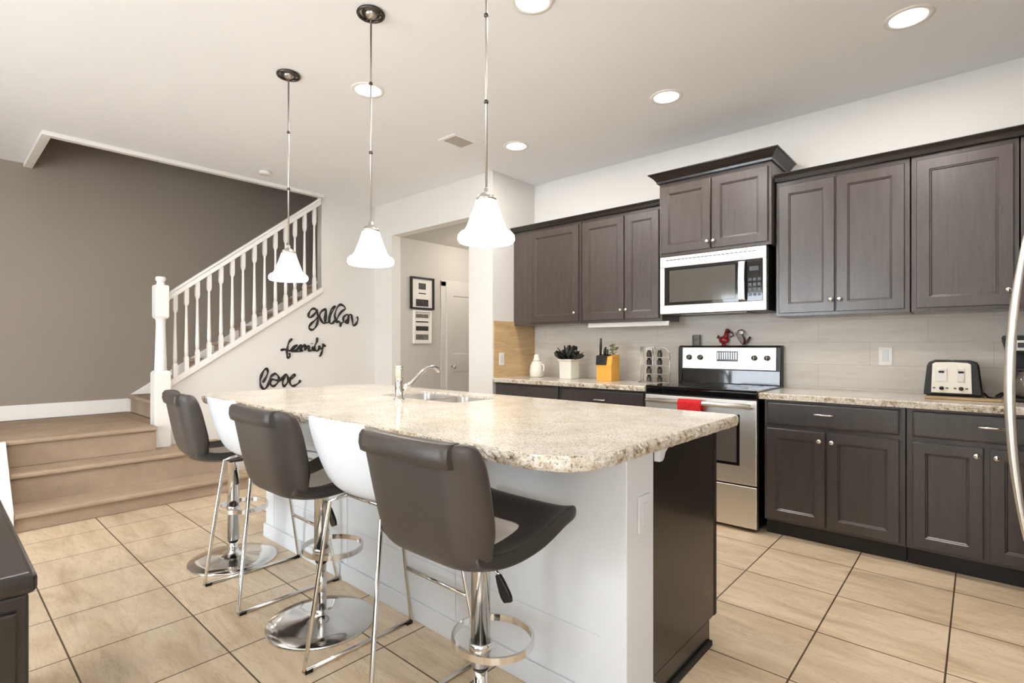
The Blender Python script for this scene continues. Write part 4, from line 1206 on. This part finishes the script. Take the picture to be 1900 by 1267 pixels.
lab = {'gather': 'black script word gather on the wall under the stairs, topmost of the three',
       'family': 'black script word family on the wall under the stairs, between the other two words',
       'love': 'black script word love on the wall under the stairs, lowest of the three'}


def smooth_pts(pts, n=4):
    out = []
    P_ = [pts[0]] + list(pts) + [pts[-1]]
    for i in range(1, len(P_) - 2):
        p0, p1, p2, p3 = [Vector(p) for p in P_[i - 1:i + 3]]
        for k in range(n):
            u = k / n
            out.append(0.5 * ((2 * p1) + (-p0 + p2) * u + (2 * p0 - 5 * p1 + 4 * p2 - p3) * u * u + (-p0 + 3 * p1 - 3 * p2 + p3) * u ** 3))
    out.append(Vector(pts[-1]))
    return out


for w_, strokes in WORDS.items():
    mb = MB()
    for st in strokes:
        pts = [Vector((-5.391, a, b_)) for a, b_ in smooth_pts(st)]
        rr = [0.0110 + 0.0035 * math.sin(k * 0.7) for k in range(len(pts))]
        mb.tube(pts, 0.01, 6, rr=rr)
    for v_ in mb.bm.verts: v_.co.x = -5.391 + (v_.co.x + 5.391) * 0.7
    a, b_ = strokes[0][0]
    tag(mb.build('wall_word', M['ink'], loc=(-5.4, a, b_)), lab[w_], 'wall decoration', 'script words on the stair wall')

# ---------------------------------------------------------------- pictures in the hall
HX = -5.0595
t = thing('framed_picture', 'dark framed collage of small photographs, upper one on the hallway wall', 'picture', (HX, 3.99, 1.83))
y0, y1, z0, z1 = 3.842, 4.196, 1.66, 2.045
f = MB().box(HX, HX + 0.035, y0, y0 + 0.02, z0, z1).box(HX, HX + 0.035, y1 - 0.02, y1, z0, z1).box(HX, HX + 0.035, y0 + 0.02, y1 - 0.02, z1 - 0.02, z1).box(HX, HX + 0.035, y0 + 0.02, y1 - 0.02, z0, z0 + 0.02)
f.build('frame', M['dark_brown'], t, 0.002)
MB().box(HX + 0.001, HX + 0.012, y0 + 0.021, y1 - 0.021, z0 + 0.021, z1 - 0.021).build('mat_board', M['paper'], t)
MB().box(HX + 0.0122, HX + 0.014, 3.965, 4.075, 1.90, 1.975).build('photograph', M['photo_dk'], t)
MB().box(HX + 0.0122, HX + 0.014, 3.965, 4.075, 1.845, 1.858).build('caption_strip', M['dark_brown'], t)
MB().box(HX + 0.0122, HX + 0.014, 3.925, 4.115, 1.695, 1.78).build('photograph', M['photo_dk'], t)
t = thing('framed_picture', 'white framed collage of small photographs, hanging below the dark framed one in the hallway', 'picture', (HX, 3.99, 1.44))
y0, y1, z0, z1 = 3.885, 4.155, 1.245, 1.645
f = MB().box(HX, HX + 0.03, y0, y0 + 0.018, z0, z1).box(HX, HX + 0.03, y1 - 0.018, y1, z0, z1).box(HX, HX + 0.03, y0 + 0.018, y1 - 0.018, z1 - 0.018, z1).box(HX, HX + 0.03, y0 + 0.018, y1 - 0.018, z0, z0 + 0.018)
f.build('frame', M['trim'], t, 0.002)
MB().box(HX + 0.001, HX + 0.012, y0 + 0.019, y1 - 0.019, z0 + 0.019, z1 - 0.019).build('mat_board', M['paper'], t)
for a, b_, mt in ((1.555, 1.60, 'photo'), (1.50, 1.515, 'dark_brown'), (1.40, 1.455, 'photo_dk'), (1.29, 1.355, 'photo')):
    MB().box(HX + 0.0122, HX + 0.014, 3.925, 4.115, a, b_).build('photograph' if b_ - a > 0.02 else 'caption_strip', M[mt], t)

# ---------------------------------------------------------------- dark sideboard at the lower left
t = thing('sideboard', 'dark wooden cabinet with rounded top corner at the lower left edge of the picture', 'cabinet', (-2.0, -0.1, 0))
MB().box(-2.62, -1.475, -0.36, 0.145, 0.0, 0.70).build('body', M['wood_dark'], t, 0.006)
MB().box(-2.64, -1.462, -0.38, 0.158, 0.7005, 0.745).build('top', M['wood_dark'], t, 0.014, 4)
dm = MB()
for a, b_ in ((0.37, 0.66), (0.05, 0.35)):
    pass
panel_door(dm, -0.34, 0.125, 0.05, 0.67, 0, 0.012)
for v_ in dm.bm.verts:
    x, y, z = v_.co
    v_.co = (-1.462 - y, x, z)
dd = dm.build('side_panel', M['wood_dark'], t)
